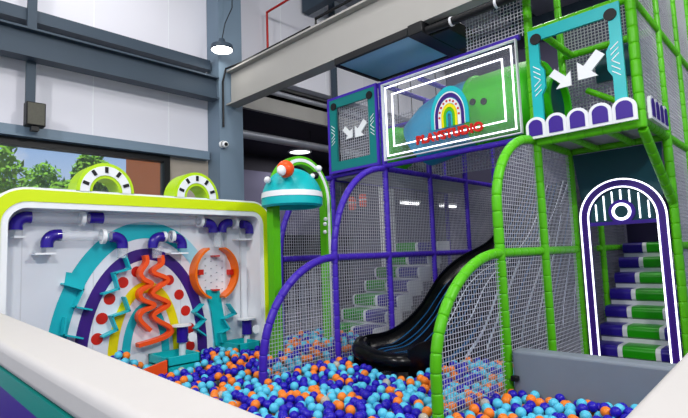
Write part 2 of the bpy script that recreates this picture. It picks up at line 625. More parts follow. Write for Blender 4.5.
# ================================================================== PIT BORDERS
def padded(name, lo, hi, label, stripes=None):
    e = empty(name, ((lo[0] + hi[0]) / 2, (lo[1] + hi[1]) / 2, 0), label, 'barrier')
    MB().box((lo[0], lo[1], .6), hi).build('top_pad', M['whitepad'], e, bevel=.045, bseg=4)
    MB().box((lo[0] + .01, lo[1] + .01, .42), (hi[0] - .01, hi[1] - .01, .60)).build('teal_band', M['tealpad'], e)
    MB().box((lo[0] + .01, lo[1] + .01, 0), (hi[0] - .01, hi[1] - .01, .42)).build('purple_band', M['purplepad'], e)
    return e


# the long border: slightly skewed, built as a prism
def quadbox(mb, Q, z0, z1):
    return mb.prism(Q, lambda u, v, d: (u, v, d), z0, z1)


ZW = 1.08
Q = [(.605, .31), (.893, 4.47), (.585, 4.47), (.412, -.05), (.55, -.05)]
e = empty('padded_pit_border', (.65, 2.2, 0), 'long white padded pit border with teal and purple stripes below its top', 'barrier')


def shrink(Q_, d):
    cx, cy = sum(q[0] for q in Q_) / len(Q_), sum(q[1] for q in Q_) / len(Q_)
    return [(u + (d if u < cx else -d), v + (d if v < cy else -d)) for u, v in Q_]


Q = Q[:4]
quadbox(MB(), Q, ZW - .105, ZW).build('top_pad', M['whitepad'], e, bevel=.03, bseg=5)
quadbox(MB(), shrink(Q, .004), ZW - .175, ZW - .105).build('teal_band', M['tealpad'], e)
quadbox(MB(), shrink(Q, .004), .0, ZW - .175).build('purple_band', M['purplepad'], e)
Q = [(.612, .30), (3.9, .40), (3.9, -.05), (.60, -.05)]
e = empty('padded_pit_border', (2.2, .2, 0), 'white padded pit border meeting the grey barrier beside the arched gate', 'barrier')
quadbox(MB(), Q, ZW - .105, ZW).build('top_pad', M['whitepad'], e, bevel=.03, bseg=5)
quadbox(MB(), shrink(Q, .004), .0, ZW - .105).build('base_pad', M['whitepad'], e)
# grey barrier
e = empty('grey_padded_barrier', (3.72, 1.3, 0), 'low blue-grey padded barrier in front of the arched gate', 'barrier')
MB().box((3.645, .42, .02), (3.80, 1.80, .635)).build('pad', M['greypad'], e, bevel=.025, bseg=4)
st = MB().box((3.60, 1.745, .41), (3.645, 1.80, .45))
st.build('strap', M['black'], e, bevel=.008)

# ================================================================== ACTIVITY WALL
AW = empty('activity_panel', (2.2, 4.7, 0), 'white wall of marble run games with a lime rounded rim and rainbow print', 'play panel')
YB = 4.76           # face of the board
mb = PY_(4.5)
xo0, xo1, zo1 = .765, 3.462, 2.035
out_ = [(xo0, .05)] + [(xo0, 1.4)] + list(reversed(arc(xo0 + .3, zo1 - .3, .3, .3, 90, 180, 10))) + list(reversed(arc(xo1 - .26, zo1 - .26, .26, .26, 0, 90, 10))) + [(xo1, 1.4), (xo1, .05)]


def inset(t):
    r1, r2 = max(.05, .3 - t), max(.05, .26 - t)
    return [(xo0 + t, .05), (xo0 + t, 1.4)] + list(reversed(arc(xo0 + .3, zo1 - .3, .3 - t, .3 - t, 90, 180, 10))) + list(reversed(arc(xo1 - .26, zo1 - .26, .26 - t, .26 - t, 0, 90, 10))) + [(xo1 - t, 1.4), (xo1 - t, .05)]


rim = MB().band(out_, inset(.165), mb, 0, -.30)
rim.build('rim', M['white'], AW)
rb_ = MB().band(inset(.018), inset(.115), mb, .006, 0)
rb_.build('lime_trim', M['lime'], AW)
bd = MB().prism(inset(.13), PY_(YB), 0, -.03)
board = bd.build('backboard', M['board'], AW)
# seams of the board
for xx in (1.62, 2.44):
    pass
sm = MB()
for px in (21, 93, 180, 251):
    x = at(px, 260, y=YB).x
    sm.box((x, YB - .002, .3), (x + .008, YB, 1.9))
sm.build('board_seam', M['foamwhite'], board)
# half rings on top
for cx in (1.655, 2.535):
    h = MB()
    A_ = arc(cx, zo1 - .005, .245, .262, 0, 180, 24)
    B_ = arc(cx, zo1 - .005, .115, .125, 0, 180, 24)
    h.band(A_, B_, PY_(4.5), 0, -.23)
    hr = h.build('half_ring', M['lime_side'], AW, smooth=True)
    MB().band(arc(cx, zo1 - .005, .215, .232, 0, 180, 24), arc(cx, zo1 - .005, .14, .152, 0, 180, 24), PY_(4.5), .006, 0).build('white_face', M['white'], hr)
    for a in (20, 55, 90, 125, 160):
        a = math.radians(a)
        c0 = Vector((cx + .18 * cos(a), 0, zo1 + .195 * sin(a)))
        u = Vector((cos(a), 0, sin(a)))
        v = Vector((-sin(a), 0, cos(a)))
        pl = [(c0 + u * su * .026 + v * sv_ * .014) for su, sv_ in ((-1, -1), (1, -1), (1, 1), (-1, 1))]
        MB().prism([(p.x, p.z) for p in pl], PY_(4.5), .012, .005).build('mark', M['blackpl'], hr)
# rainbow print
RC = (2.13, .50)


def print_arc(name, r0, r1, m, a0=0, a1=180, dd=.003, c=RC):
    leg = [(c[0] + r0[0], .2)] if a0 == 0 else []
    A_ = arc(c[0], c[1], r0[0], r0[1], a0, a1, 40)
    B_ = arc(c[0], c[1], r1[0], r1[1], a0, a1, 40)
    if a0 == 0:
        A_ = [(c[0] + r0[0], .15)] + A_
        B_ = [(c[0] + r1[0], .15)] + B_
    if a1 == 180:
        A_ = A_ + [(c[0] - r0[0], .15)]
        B_ = B_ + [(c[0] - r1[0], .15)]
    MB().band(A_, B_, PY_(YB), dd, 0).build(name, M[m], board)


print_arc('teal_arc', (.87, 1.30), (.72, 1.14), 'teal', 62, 180)
print_arc('pale_blue_arc', (.87, 1.30), (.72, 1.14), 'cyan_l', 0, 62)
print_arc('violet_arc', (.65, 1.04), (.54, .93), 'violet')
print_arc('yellow_arc', (.36, .72), (.275, .61), 'yellow')
print_arc('teal_inner_arc', (.235, .52), (.155, .42), 'teal')
for px, py in ((122.8, 282.5), (109.5, 299), (101.8, 318.6), (97, 339), (136.7, 271.7), (169, 280), (179, 294.6), (185.4, 310.6), (189.7, 328), (190, 346)):
    p = at(px, py, y=YB)
    MB().lathe([(0, -.004), (.052, -.004), (.052, 0)], (p.x, YB, p.z), 'y', 20).build('red_dot', M['red'], board)


def on(px, py, y):
    p = at(px, py, y=y)
    return (p.x, p.z)


def strip(name, pts, dep, th, m, y=None):
    """boards standing off the panel along a polyline given in photo pixels of their front edge"""
    yf = YB - dep
    P = [Vector((*on(px, py, yf), 0)) for px, py in pts]
    for a, b in zip(P, P[1:]):
        t = (b - a).normalized()
        n = Vector((-t.y, t.x, 0)) * th / 2
        q = [a - n - t * th * .4, b - n + t * th * .4, b + n + t * th * .4, a + n - t * th * .4]
        MB().prism([(v.x, v.y) for v in q], PY_(YB), 0, dep).build(name, M[m], AW)


for z in ([(64.4, 284), (83.8, 289.6), (75.6, 307), (92, 309.8)], [(66.5, 318), (64, 335), (83, 338.5)],
          [(126.5, 256.5), (131, 268.7), (115, 273.3), (119.4, 289), (104, 294)],
          [(125.7, 297.6), (130.3, 310.8), (112.5, 316.7), (118, 330), (104, 337)],
          [(203.7, 304.5), (195.8, 312.4), (206.3, 319.6), (197, 328.8), (206.3, 335.4)],
          [(230, 304.5), (236.6, 313.7), (224, 319), (230, 328.8), (220.8, 333.4), (222.8, 342.6)]):
    strip('teal_step', z, .09, .014, 'teal')
# square catch box of the widest teal run
q = [on(66, 272, YB), on(86, 275, YB), on(84, 290, YB), on(64, 285, YB)]
MB().prism(q, PY_(YB), .008, .003).build('teal_plate', M['teal'], AW)


# orange zigzag tracks
def track(pts, m='orange'):
    P = catmull([Vector((*on(px, py, YB - .07), 0)) for px, py in pts], 7)
    L_, R_ = [], []
    for i, p in enumerate(P):
        t = (P[min(i + 1, len(P) - 1)] - P[max(i - 1, 0)]).normalized()
        n = Vector((-t.y, t.x, 0)) * .019
        L_.append((p.x + n.x, p.y + n.y))
        R_.append((p.x - n.x, p.y - n.y))
    MB().band(L_, R_, PY_(YB), .035, .12).build('zigzag_track', M[m], AW, bevel=.008)


track([(144.6, 255.4), (145.3, 262.5), (139.2, 272.7), (142.2, 279), (150.3, 284), (139.6, 291), (140.4, 299), (153, 305), (140.5, 312), (138.6, 319.7), (149, 330.3)])
track([(160, 255.4), (160.5, 263.6), (151.6, 271.7), (166.4, 279.9), (150.8, 293), (167.4, 303.5), (151.8, 315.8), (169.6, 328), (163.4, 336.8), (137, 345.4)])
# back plates of the tracks
# orange ring with pegs
rc = on(216.5, 272.5, YB - .1)
RX, RZ = .262, .285
for a0, a1 in ((112, 252), (-72, 68)):
    MB().band(arc(rc[0], rc[1], RX, RZ, a0, a1, 22), arc(rc[0], rc[1], RX - .022, RZ - .022, a0, a1, 22), PY_(YB), 0, .13).build('orange_arc', M['orange_r'], AW, smooth=True)
MB().lathe([(0, -.006), (RX - .03, -.006), (RX - .03, 0)], (rc[0] + .02, YB, rc[1] - .01), 'y', 36).build('peg_disc', M['board'], AW)
for i in range(4):
    for j in range(5):
        c0 = (rc[0] + (i - 1.5) * .068 + .02, YB - .02, rc[1] + (j - 2) * .075 - (i % 2) * .03)
        MB().lathe([(0, -.004), (.005, -.004), (.005, .015)], c0, 'y', 8).build('peg', M['duct'], AW)
for px, py in ((201, 272.3), (231, 272)):
    p = on(px, py, YB - .06)
    MB().box((p[0] - .026, YB - .07, p[1] - .028), (p[0] + .026, YB, p[1] + .028)).build('red_block', M['red'], AW)
for px, py in ((216, 256), (216, 290)):
    p = on(px, py, YB - .06)
    MB().box((p[0] - .035, YB - .08, p[1] - .008), (p[0] + .035, YB, p[1] + .008)).build('red_shelf', M['red'], AW)
# teal ramp below the ring
A_ = [on(206.5, 290, YB - .03), on(212, 312, YB - .03), on(216, 346, YB - .03)]
B_ = [on(219.5, 290, YB - .03), on(223.5, 312, YB - .03), on(228, 346, YB - .03)]
MB().band(A_, B_, PY_(YB), 0, .03).build('teal_ramp', M['turq'], AW)
# clear pipes, elbows, flanges
YPIPE = YB - .10


def elbow(pxc, pyc, flip, r=.05):
    """quarter bend: one mouth horizontal, one mouth down; flip=1 when the horizontal mouth looks to +x"""
    c0 = at(pxc, pyc, y=YPIPE)
    R = .075
    pts = []
    for i in range(9):
        a = PI / 2 * i / 8
        pts.append((c0.x + flip * (R - R * sin(a)), YPIPE, c0.z - R + R * cos(a)) if False else (c0.x + flip * (R * (1 - cos(a))), YPIPE, c0.z - R * (1 - sin(a)) ))
    # starts at the bottom mouth (vertical) and bends to the horizontal mouth
    pts = [(c0.x, YPIPE, c0.z - R - .03)] + pts + [(c0.x + flip * (R + .03), YPIPE, c0.z)]
    MB().tube(pts, r, 14).build('pipe_elbow', M['elbow'], AW, smooth=True)
    return c0


def hpipe(px0, px1, pxz, pyz):
    z = at(pxz, pyz, y=YPIPE).z
    MB().tube([(at(px0, pyz, y=YPIPE).x, YPIPE, z), (at(px1, pyz, y=YPIPE).x, YPIPE, z)], .045, 16, caps=False).build('clear_pipe', M['pipe'], AW, smooth=True)
    return z


def vpipe(px, py0, py1):
    p, q_ = at(px, py0, y=YPIPE), at(px, py1, y=YPIPE)
    MB().tube([(p.x, YPIPE, p.z), (p.x, YPIPE, q_.z)], .045, 16, caps=False).build('clear_pipe', M['pipe'], AW, smooth=True)


def flange(px, py, r=.068, w_=.016):
    p = at(px, py, y=YPIPE)
    MB().lathe([(.046, -w_), (r, -w_), (r, w_), (.046, w_), (.046, -w_)], (p.x, YPIPE, p.z), 'x', 22).build('pipe_flange', M['white'], AW, smooth=True)


elbow(16, 217, 1)
hpipe(30, 91, 30, 217)
hpipe(101, 205, 100, 219)
zz = at(96, 218, y=YPIPE)
MB().tube([(zz.x - .06, YPIPE, zz.z), (zz.x + .055, YPIPE, zz.z)], .052, 16).build('pipe_coupler', M['elbow'], AW, smooth=True)
flange(82, 218.5)
flange(200, 221)
elbow(213, 223, -1)
elbow(222, 223, 1)
flange(234.5, 223)
elbow(249.5, 224.5, -1)
vpipe(217.5, 232, 247)
elbow(47, 235, 1)
hpipe(58, 113, 60, 236)
flange(103, 236.5)
elbow(122.5, 237, -1)
vpipe(122.5, 246, 258)
elbow(153, 237, 1)
flange(164, 236.5, .05)
flange(172, 236.5, .06)
elbow(182, 238, -1)
vpipe(157, 246, 258)
hpipe(162, 175, 165, 237)
for px0, px1, py in ((4, 25, 237), (34, 55, 254), (170, 187, 253.5), (237, 250, 239.5)):
    a, b = at(px0, py, y=YB - .1), at(px1, py, y=YB - .1)
    MB().box((max(a.x, 1.0), YB - .13, a.z - .008), (b.x, YB, a.z + .008)).build('white_shelf', M['white'], AW)
# cups and pedestals
for px, py in ((181.5, 326), (246, 319.5)):
    p = at(px, py, y=YB - .12)
    MB().lathe([(0, 0), (.095, 0), (.095, .014), (0, .014)], (p.x, YB - .12, p.z), 'z', 22).build('cup_plate', M['white'], AW, smooth=True)
    MB().lathe([(.02, -.02), (.055, -.02), (.055, -.17), (0, -.17)], (p.x + .01, YB - .12, p.z + .014), 'z', 18).build('cup', M['elbow'], AW, smooth=True)
    MB().lathe([(0, -.014), (.046, -.014), (.046, .0), (0, 0)], (p.x + .075, YB - .19, p.z - .11), 'y', 18).build('white_disc', M['white'], AW, smooth=True)
    MB().tube([(p.x + .01, YB - .12, p.z - .155), (p.x + .01, YB - .12, .2)], .034, 14).build('cup_pedestal', M['foamwhite'], AW, smooth=True)
MB().box((3.0, YB - .012, .3), (3.03, YB, 1.8)).box((3.2, YB - .02, .3), (3.215, YB, 1.8)).build('board_rail', M['foamwhite'], AW)
# catch trays at the foot
a, b = at(166, 357, y=4.4), at(196, 352, y=4.4)


def traybox(x0, x1, y0, y1, z1, m, name):
    t = MB()
    t.box((x0, y0, .25), (x1, y0 + .02, z1)).box((x0, y1 - .02, .25), (x1, y1, z1)).box((x0, y0, .25), (x0 + .02, y1, z1)).box((x1 - .02, y0, .25), (x1, y1, z1)).box((x0, y0, z1 - .09), (x1, y1, z1 - .07))
    return t.build(name, m, AW, bevel=.004)


traybox(2.14, 2.48, 4.36, 4.74, .535, M['turq'], 'teal_catch_tray')
traybox(2.93, 3.2, 4.40, 4.74, .535, M['turq'], 'teal_catch_tray')
o0, o1 = at(144, 368, y=4.36), at(171, 359, y=4.36)
MB().prism([(1.80, .25), (2.135, .25), (2.135, .52), (1.80, .45)], PY_(4.37), 0, .03).build('orange_catch_board', M['orange'], AW)

# ================================================================== CLIMBING FRAMES
PF = empty('purple_climbing_frame', (X3, YP, 0), 'purple foam-padded netted climbing frame with two stepped rounded arches', 'climbing frame')
GF = empty('green_climbing_frame', (X3, YG, 0), 'bright green foam-padded netted climbing frame around the slide and stair gate', 'climbing frame')


def post(fr_, mat_, x, y, z0, z1, r=.036):
    MB().foam([(x, y, z0), (x, y, z1)], r, .14).build('post', M[mat_], fr_, smooth=True)


def rail(fr_, mat_, a, b, r=.034):
    MB().foam([a, b], r, .14).build('rail', M[mat_], fr_, smooth=True)


def archpath(x0, x1, zc, rx, rz, y, zbase):
    """upright at x0 that bends over to x1 (quarter ellipse)"""
    P = [(x0, y, zbase), (x0, y, zc)]
    P += [(x1 + rx * cos(a), y, zc + rz * sin(a)) for a in [PI - PI / 2 * i / 24 for i in range(1, 25)]]
    return P


# purple: y = YP
MB().foam(archpath(X1 - .01, X2, .44, X2 - X1 + .01, ZM - .44, YP, .02), .038, .13).build('arch', M['purple'], PF, smooth=True)
MB().foam(archpath(X2, X3, 1.40, X3 - X2, ZD - 1.40, YP, .02), .036, .13).build('arch', M['purple'], PF, smooth=True)
post(PF, 'purple', X3, YP, .02, ZT)
post(PF, 'purple', X4, YP, .02, ZT)
post(PF, 'purple', X5, YP, .02, ZT)
post(PF, 'purple', X6, YP, .02, ZT)
rail(PF, 'purple', (X2 + .04, YP, ZM), (X6, YP, ZM))
rail(PF, 'purple', (X3 + .04, YP, ZD), (X6, YP, ZD))
# purple: y = YQ
MB().foam(archpath(X2, X3, 1.40, X3 - X2, ZD - 1.40, YQ, .02), .034, .13).build('arch', M['purple'], PF, smooth=True)
post(PF, 'purple', X3, YQ, .02, ZT)
rail(PF, 'purple', (X2 + .04, YQ, ZM), (X3 - .04, YQ, ZM))
post(PF, 'purple', X6, YQ, .02, ZT)
rail(PF, 'purple', (X3, YQ, ZD), (X6, YQ, ZD))
# facade rails x = X3
rail(PF, 'purple', (X3, YG + .05, ZT), (X3, YQ, ZT), .03)
rail(PF, 'purple', (X3, YG + .05, ZD + .03), (X3, YQ, ZD + .03), .03)
# upper inside rails seen through the sign
rail(PF, 'purple', (X3 + .05, 3.1, ZT - .05), (X4 + .14, 3.1, ZT - .05), .03)
rail(PF, 'purple', (X3, YP, ZT), (X6, YP, ZT), .03)
rail(PF, 'purple', (X4 + .15, YG + .12, 3.2), (X4 + .15, YQ - .04, 3.2), .03)


def netpart(fr_, poly, mp, cell=.034, r=.0019, m='net'):
    MB().net(poly, mp, cell, r).build('net', M[m], fr_)


qa = lambda x0, x1, zc, rz, zb: [(x0, zb), (x0, zc)] + [(x1 + (x1 - x0) * cos(a), zc + rz * sin(a)) for a in [PI - PI / 2 * i / 12 for i in range(1, 13)]] + [(x1, zb)]
netpart(PF, qa(X1, X2, .44, ZM - .44, .1), PY_(YP))
netpart(PF, [(X2, .1), (X2, ZM), (X3, ZM), (X3, .1)], PY_(YP))
netpart(PF, qa(X2, X3, 1.4, ZD - 1.4, ZM), PY_(YP))
for a, b in ((X3, X4), (X4, X5), (X5, X6)):
    netpart(PF, [(a, .1), (a, ZM), (b, ZM), (b, .1)], PY_(YP))
    netpart(PF, [(a, ZM), (a, ZD), (b, ZD), (b, ZM)], PY_(YP))
netpart(PF, [(X2, .1), (X2, ZM), (X3, ZM), (X3, .1)], PY_(YQ))
netpart(PF, qa(X2, X3, 1.4, ZD - 1.4, ZM), PY_(YQ))
netpart(PF, [(X3, .1), (X3, ZT), (X6, ZT), (X6, .1)], PY_(YQ), .05, .0035, 'net_shade')
netpart(PF, [(YG, ZD), (YG, ZT), (YQ, ZT), (YQ, ZD)], PX(X4 + .2), .04, .0035, 'net')
netpart(PF, [(YG, .1), (YG, ZD), (YQ, ZD), (YQ, .1)], PX(X6 + .9), .045, .0045, 'net_shade')
# third level net above the sign
netpart(PF, [(YG, ZT), (YG, ZU), (2.46, ZU), (2.46, ZT)], PX(X3), .034, .0028, 'net')
# deck under the facade level
MB().box((X3 + .04, YP + .04, ZD - .02), (X6, YQ - .04, ZD + .02)).build('deck_panel', M['soffit'], PF)

# green: y = YG
MB().foam(archpath(2.70, 3.67, .62, .97, ZM - .63, YG, .02), .038, .12).build('arch', M['green'], GF, smooth=True)
MB().foam(archpath(3.67, X3, 1.75, X3 - 3.67, ZD - 1.75, YG, .02), .04, .13).build('arch', M['green'], GF, smooth=True)
post(GF, 'green', X3 + .04, YG - .02, .02, ZU, .04)
post(GF, 'green', X4, YG, .02, ZD, .038)
post(GF, 'green', X4, YG, ZD, ZU, .036)
rail(GF, 'green', (3.67 + .04, YG, ZM - .01), (X4, YG, ZM - .01), .036)
rail(GF, 'green', (X3 + .04, YG, ZD), (X4, YG, ZD), .036)
# turret box frame
rail(GF, 'green', (X3 + .02, YG - .04, ZT + .02), (X3 + .02, YR, ZT + .02), .036)
rail(GF, 'green', (X3 + .02, YG - .04, ZD - .02), (X3 + .02, YR, ZD - .02), .042)
rail(GF, 'green', (X4, YG - .04, ZD), (X4, YR, ZD), .036)
rail(GF, 'green', (X4, YG - .04, ZT + .02), (X4, YR, ZT + .02), .036)
post(GF, 'green', X4, 1.28, ZD, 3.06, .03)
MB().foam([(X4 - .02, 1.62, 3.0), (X4 - .02, 1.05, 2.62)], .03, .13).build('brace', M['green'], GF, smooth=True)
rail(GF, 'green', (X3 + .3, YG, 3.2), (X4 + .1, YG, 2.9), .034)
rail(GF, 'green', (X3 + .1, YG - .1, ZT + .02), (X4, YG - .1, ZT + .02), .034)
post(GF, 'green', X3 + .02, YR, ZD - .06, ZU + .3, .042)
for yy in (1.55, 1.24):
    rail(GF, 'green', (X3 + .05, yy, ZD - .02), (X4 - .075, yy, ZD - .02), .03)
MB().box((X3 + .03, YR + .03, ZD + .025), (X4, YG - .03, ZD + .06)).build('deck_panel', M['soffit'], GF)
MB().foam([(X3 + .05, YR, ZD - .06), (X4 - .02, YR, 1.78)], .04, .14).build('brace', M['green'], GF, smooth=True)
# side wall y = YR
for x in (X4, X5, X6, X6 + .9):
    post(GF, 'green', x, YR, .02, ZU + .3, .04)
for z in (ZT + .02, ZD, ZM - .01):
    rail(GF, 'green', ((X3 if z > 2 else X4) + .04, YR, z), (X6 + .9, YR, z), .036)
for a, b, z0, z1 in ((X3, X4, ZD, ZT), (X3, X4, ZT, ZU), (X4, X5, .1, ZM), (X4, X5, ZM, ZD), (X4, X5, ZD, ZT), (X4, X5, ZT, ZU), (X5, X6, .1, ZM), (X5, X6, ZM, ZD), (X5, X6, ZD, ZT), (X5, X6, ZT, ZU), (X6, X6 + .9, .1, ZD), (X6, X6 + .9, ZD, ZU)):
    netpart(GF, [(a, z0), (a, z1), (b, z1), (b, z0)], PY_(YR), .036, .002)
# nets y = YG
netpart(GF, qa(2.70, 3.67, .62, ZM - .63, .1), PY_(YG), .034, .0019)
netpart(GF, [(3.67, .1), (3.67, ZM), (X3, ZM), (X3, .1)], PY_(YG), .034, .0019)
netpart(GF, qa(3.67, X3, 1.75, ZD - 1.75, ZM), PY_(YG), .034, .0019)
netpart(GF, [(X3, .1), (X3, ZM), (X4, ZM), (X4, .1)], PY_(YG), .034, .0019)
netpart(GF, [(X3, ZM), (X3, ZD), (X4, ZD), (X4, ZM)], PY_(YG), .034, .0019)
netpart(GF, [(X4, .1), (X4, ZD), (X6, ZD), (X6, .1)], PY_(YG), .04, .003, 'net_shade')
netpart(GF, [(YR, ZD), (YR, ZT + .5), (YG, ZT + .5), (YG, ZD)], PX(X4 + .1), .034, .0035)
rail(GF, 'green', (X4 + .6, YG, ZM - .01), (X6, YG, ZM - .01), .034)
post(GF, 'green', X4 + .75, YG - .02, .02, ZD, .036)

# ---- left arrow panel
LP = empty('arrow_panel', (X3, 4.06, ZD), 'dark teal frame with two white arrows beside the lit sign', 'play panel')
bx = PX(X3 - .045)
O = [(3.66, 2.47), (4.46, 2.47), (4.46, 3.375), (3.66, 3.375)]


def ringpoly(mbld, x0, x1, z0, z1, t, mp, d0, d1, cut=None):
    A2 = [(x0, z0), (x1, z0), (x1, z1), (x0, z1)]
    B2 = [(x0 + t, z0 + t), (x1 - t, z0 + t), (x1 - t, z1 - t), (x0 + t, z1 - t)]
    return mbld.band(A2, B2, mp, d0, d1, closed=True)


ringpoly(MB(), 3.655, 4.42, 2.465, 3.38, .11, bx, 0, .03).build('board_frame', M['tealdark'], LP)
ringpoly(MB(), 3.625, 4.45, 2.435, 3.41, .03, bx, 0.003, .035).build('purple_edge', M['purple'], LP)
for yy, zz_ in ((3.735, 3.29), (4.34, 3.29)):
    MB().lathe([(0, -.01), (.048, -.01), (.048, .0)], (X3 - .077, yy, zz_), 'x', 18).build('corner_bolt', M['blackpl'], LP)
MB().net([(3.75, 2.56), (3.75, 3.29), (4.325, 3.29), (4.325, 2.56)], PX(X3 + .01), .034, .003).build('net', M['net'], LP)
# bevelled hash marks
def hashes(par, yc, zc, mp, sgn, s_=1.0):
    for k in range(6):
        off = (k - 2.5) * .042 * s_
        dz = .022 * s_ * (1 if k < 3 else -1) * sgn
        q_ = [(yc - .028 * s_, zc - off + dz), (yc + .028 * s_, zc - off - dz), (yc + .028 * s_, zc - off - dz - .009), (yc - .028 * s_, zc - off + dz - .009)]
        MB().prism(q_, mp, .034, .03).build('hash_mark', M['white'], par)


hashes(LP, 3.71, 2.93, bx, 1)
hashes(LP, 4.365, 2.93, bx, -1)


def arrow(par, cy, cz, s_, ang, mp, d0, d1):
    """fat arrow: head points along ang (deg, 0 = +u)"""
    P = [(-.5, .17), (-.02, .17), (-.02, .42), (.5, 0), (-.02, -.42), (-.02, -.17), (-.5, -.17)]
    P = [(-.5, .2), (.0, .2), (.5, -.5), (-.5, -.5)] if False else P
    a = math.radians(ang)
    q_ = [(cy + s_ * (u * cos(a) - v * sin(a)), cz + s_ * (u * sin(a) + v * cos(a))) for u, v in P]
    MB().prism(q_, mp, d0, d1).build('arrow', M['white'], par)


def arrow_corner(par, cy, cz, s_, su, mp, d0, d1, shaft=.42):
    """arrow whose head is a right-angled triangle in the lower corner; su=+1 points to +u and down"""
    P = [(.5, -.5), (.5, .22), (.27, .0), (-.22, .5), (-.5, .22), (.0, -.27), (-.22, -.5)]
    q_ = [(cy + s_ * su * u, cz + s_ * v) for u, v in P]
    MB().prism(q_, mp, d0, d1).build('arrow', M['white'], par)


bxn = PX(X3 - .02)
p = at(348.5, 132, x=X3 - .03)
arrow_corner(LP, p.y + .015, p.z, .165, -1, bxn, 0, .015)
p = at(360.5, 128, x=X3 - .03)
arrow_corner(LP, p.y - .01, p.z, .20, 1, bxn, 0, .015)

# ---- lit sign
SG = empty('lit_sign', (X3, 2.7, ZD), 'large clear sign with white neon outlines and a rainbow logo', 'sign')
XS = X3 - .05
bs = PX(XS)
y0, y1, z0, z1 = 1.915, 3.56, 2.465, 3.37
ringpoly(MB(), y0, y1, z0, z1, .012, bs, -.02, .02).build('sign_frame', M['foamwhite'], SG)
MB().box((XS + .004, y0 + .03, z0 + .03), (XS + .012, y1 - .03, z1 - .03)).build('clear_panel', M['acrylic'], SG)


def neonrect(i, t):
    ringpoly(MB(), y0 + i, y1 - i, z0 + i, z1 - i, t, bs, 0, .016).build('neon_tube', M['neon'], SG)


neonrect(.048, .0105)
neonrect(.145, .0105)
# rainbow logo
lc = at(450, 122, x=XS)
LY, LZ = lc.y, 2.74
lg = MB()
for ro, ri, mn, d1 in ((.225, .185, 'teal', .012), (.185, .175, 'white', .010), (.172, .142, 'violet', .012), (.135, .098, 'white', .010), (.094, .068, 'yellow', .012), (.066, .04, 'green', .012), (.036, .02, 'teal', .012)):
    A_ = [(LY + ro, LZ - .05)] + arc(LY, LZ + .06, ro, ro * 1.4, 0, 180, 24) + [(LY - ro, LZ - .05)]
    B_ = [(LY + ri, LZ - .05)] + arc(LY, LZ + .06, ri, ri * 1.4, 0, 180, 24) + [(LY - ri, LZ - .05)]
    MB().band(A_, B_, bs, 0, d1).build('logo_arc', M[mn], SG)
for a in range(0, 181, 20):
    a_ = math.radians(a)
    yy, zz_ = LY + .116 * cos(a_), LZ + .06 + .163 * sin(a_)
    MB().lathe([(0, -.003), (.012, -.003), (.012, .0)], (XS - .012, yy, zz_), 'x', 10).build('logo_dot', M['red'], SG)
# lettering
fc = bpy.data.curves.new('lettering', 'FONT')
fc.body = 'PLAYSTUDIO'
fc.size = .155
fc.extrude = .012
fc.offset = .0065
fc.space_character = 1.12
fc.align_x = 'CENTER'
tob = bpy.data.objects.new('tmp_text', fc)
col.objects.link(tob)
bpy.context.view_layer.update()
tme = bpy.data.meshes.new_from_object(tob)
bpy.data.objects.remove(tob)
wid = max(v.co.x for v in tme.vertices) - min(v.co.x for v in tme.vertices)
pl0, pl1 = at(417, 137, x=XS), at(483, 120, x=XS)
k_ = (pl0.y - pl1.y) / wid
ly, lz = (pl0.y + pl1.y) / 2, 2.575
lt = MB()
lt.add([(XS - .012 - v.co.z, ly - v.co.x * k_, lz + v.co.y * .8) for v in tme.vertices], [tuple(p_.vertices) for p_ in tme.polygons])
lt.build('lettering', M['red'], SG)
bpy.data.meshes.remove(tme)

# ---- tube slide behind the sign
TS = empty('tube_slide', (5.0, 2.7, ZD), 'fat green and blue play tube behind the clear sign', 'tube')
XT = 5.05
MB().lathe([(.0, -.72), (.36, -.72), (.40, -.66), (.41, -.5), (.40, 0), (.42, .02), (.42, .05), (.40, .06)], (XT, 2.62, 2.95), 'y', 30).build('green_section', M['greenlid'], TS, smooth=True)
MB().tube([(XT, 2.66, 2.95), (XT, 2.95, 2.93), (XT, 3.25, 2.85), (XT, 3.5, 2.74)], [.40, .40, .37, .31], 26).build('blue_section', M['bluetube'], TS, smooth=True)
for px, py in ((473, 102), (484, 101.5)):
    p = at(px, py, x=XT - .40)
    MB().lathe([(0, -.02), (.035, -.02), (.035, .05)], (XT - .395, p.y, p.z), 'x', 16).build('porthole', M['blackpl'], TS, smooth=True)
TS2 = empty('tube_slide', (5.0, 3.6, ZD), 'green rounded tube end under the purple rails behind the sign', 'tube')
MB().sphere((5.25, 4.05, 2.8), .3, 24, 14).build('end_dome', M['greenlid'], TS2, smooth=True)

# ---- turret arrow panel
TP = empty('arrow_panel', (X3, 1.4, ZD), 'turquoise frame with two white arrows above the arched gate', 'play panel')
bt = PX(X3 - .025)
ty0, ty1, tz0, tz1 = 1.035, 1.80, 2.45, 3.395
B2 = [(ty0 + .09, tz0), (ty0 + .09, 2.78), (ty0 + .125, 2.84), (ty0 + .125, 3.0), (ty0 + .09, 3.06), (ty0 + .09, 3.29), (ty1 - .09, 3.29), (ty1 - .09, 3.06), (ty1 - .125, 3.0), (ty1 - .125, 2.84), (ty1 - .09, 2.78), (ty1 - .09, tz0)]
A2 = [(ty0, tz0), (ty0, 2.78), (ty0, 2.84), (ty0, 3.0), (ty0, 3.06), (ty0, tz1), (ty1, tz1), (ty1, 3.06), (ty1, 3.0), (ty1, 2.84), (ty1, 2.78), (ty1, tz0)]
MB().band(A2, B2, bt, 0, .03).build('board_frame', M['turq'], TP)
for yy, zz_ in ((ty0 + .07, 3.30), (ty1 - .07, 3.30)):
    MB().lathe([(0, -.012), (.05, -.012), (.05, .0)], (X3 - .055, yy, zz_), 'x', 18).build('corner_bolt', M['blackpl'], TP)
hashes(TP, ty0 + .06, 2.92, bt, 1, 1.1)
hashes(TP, ty1 - .06, 2.92, bt, -1, 1.1)
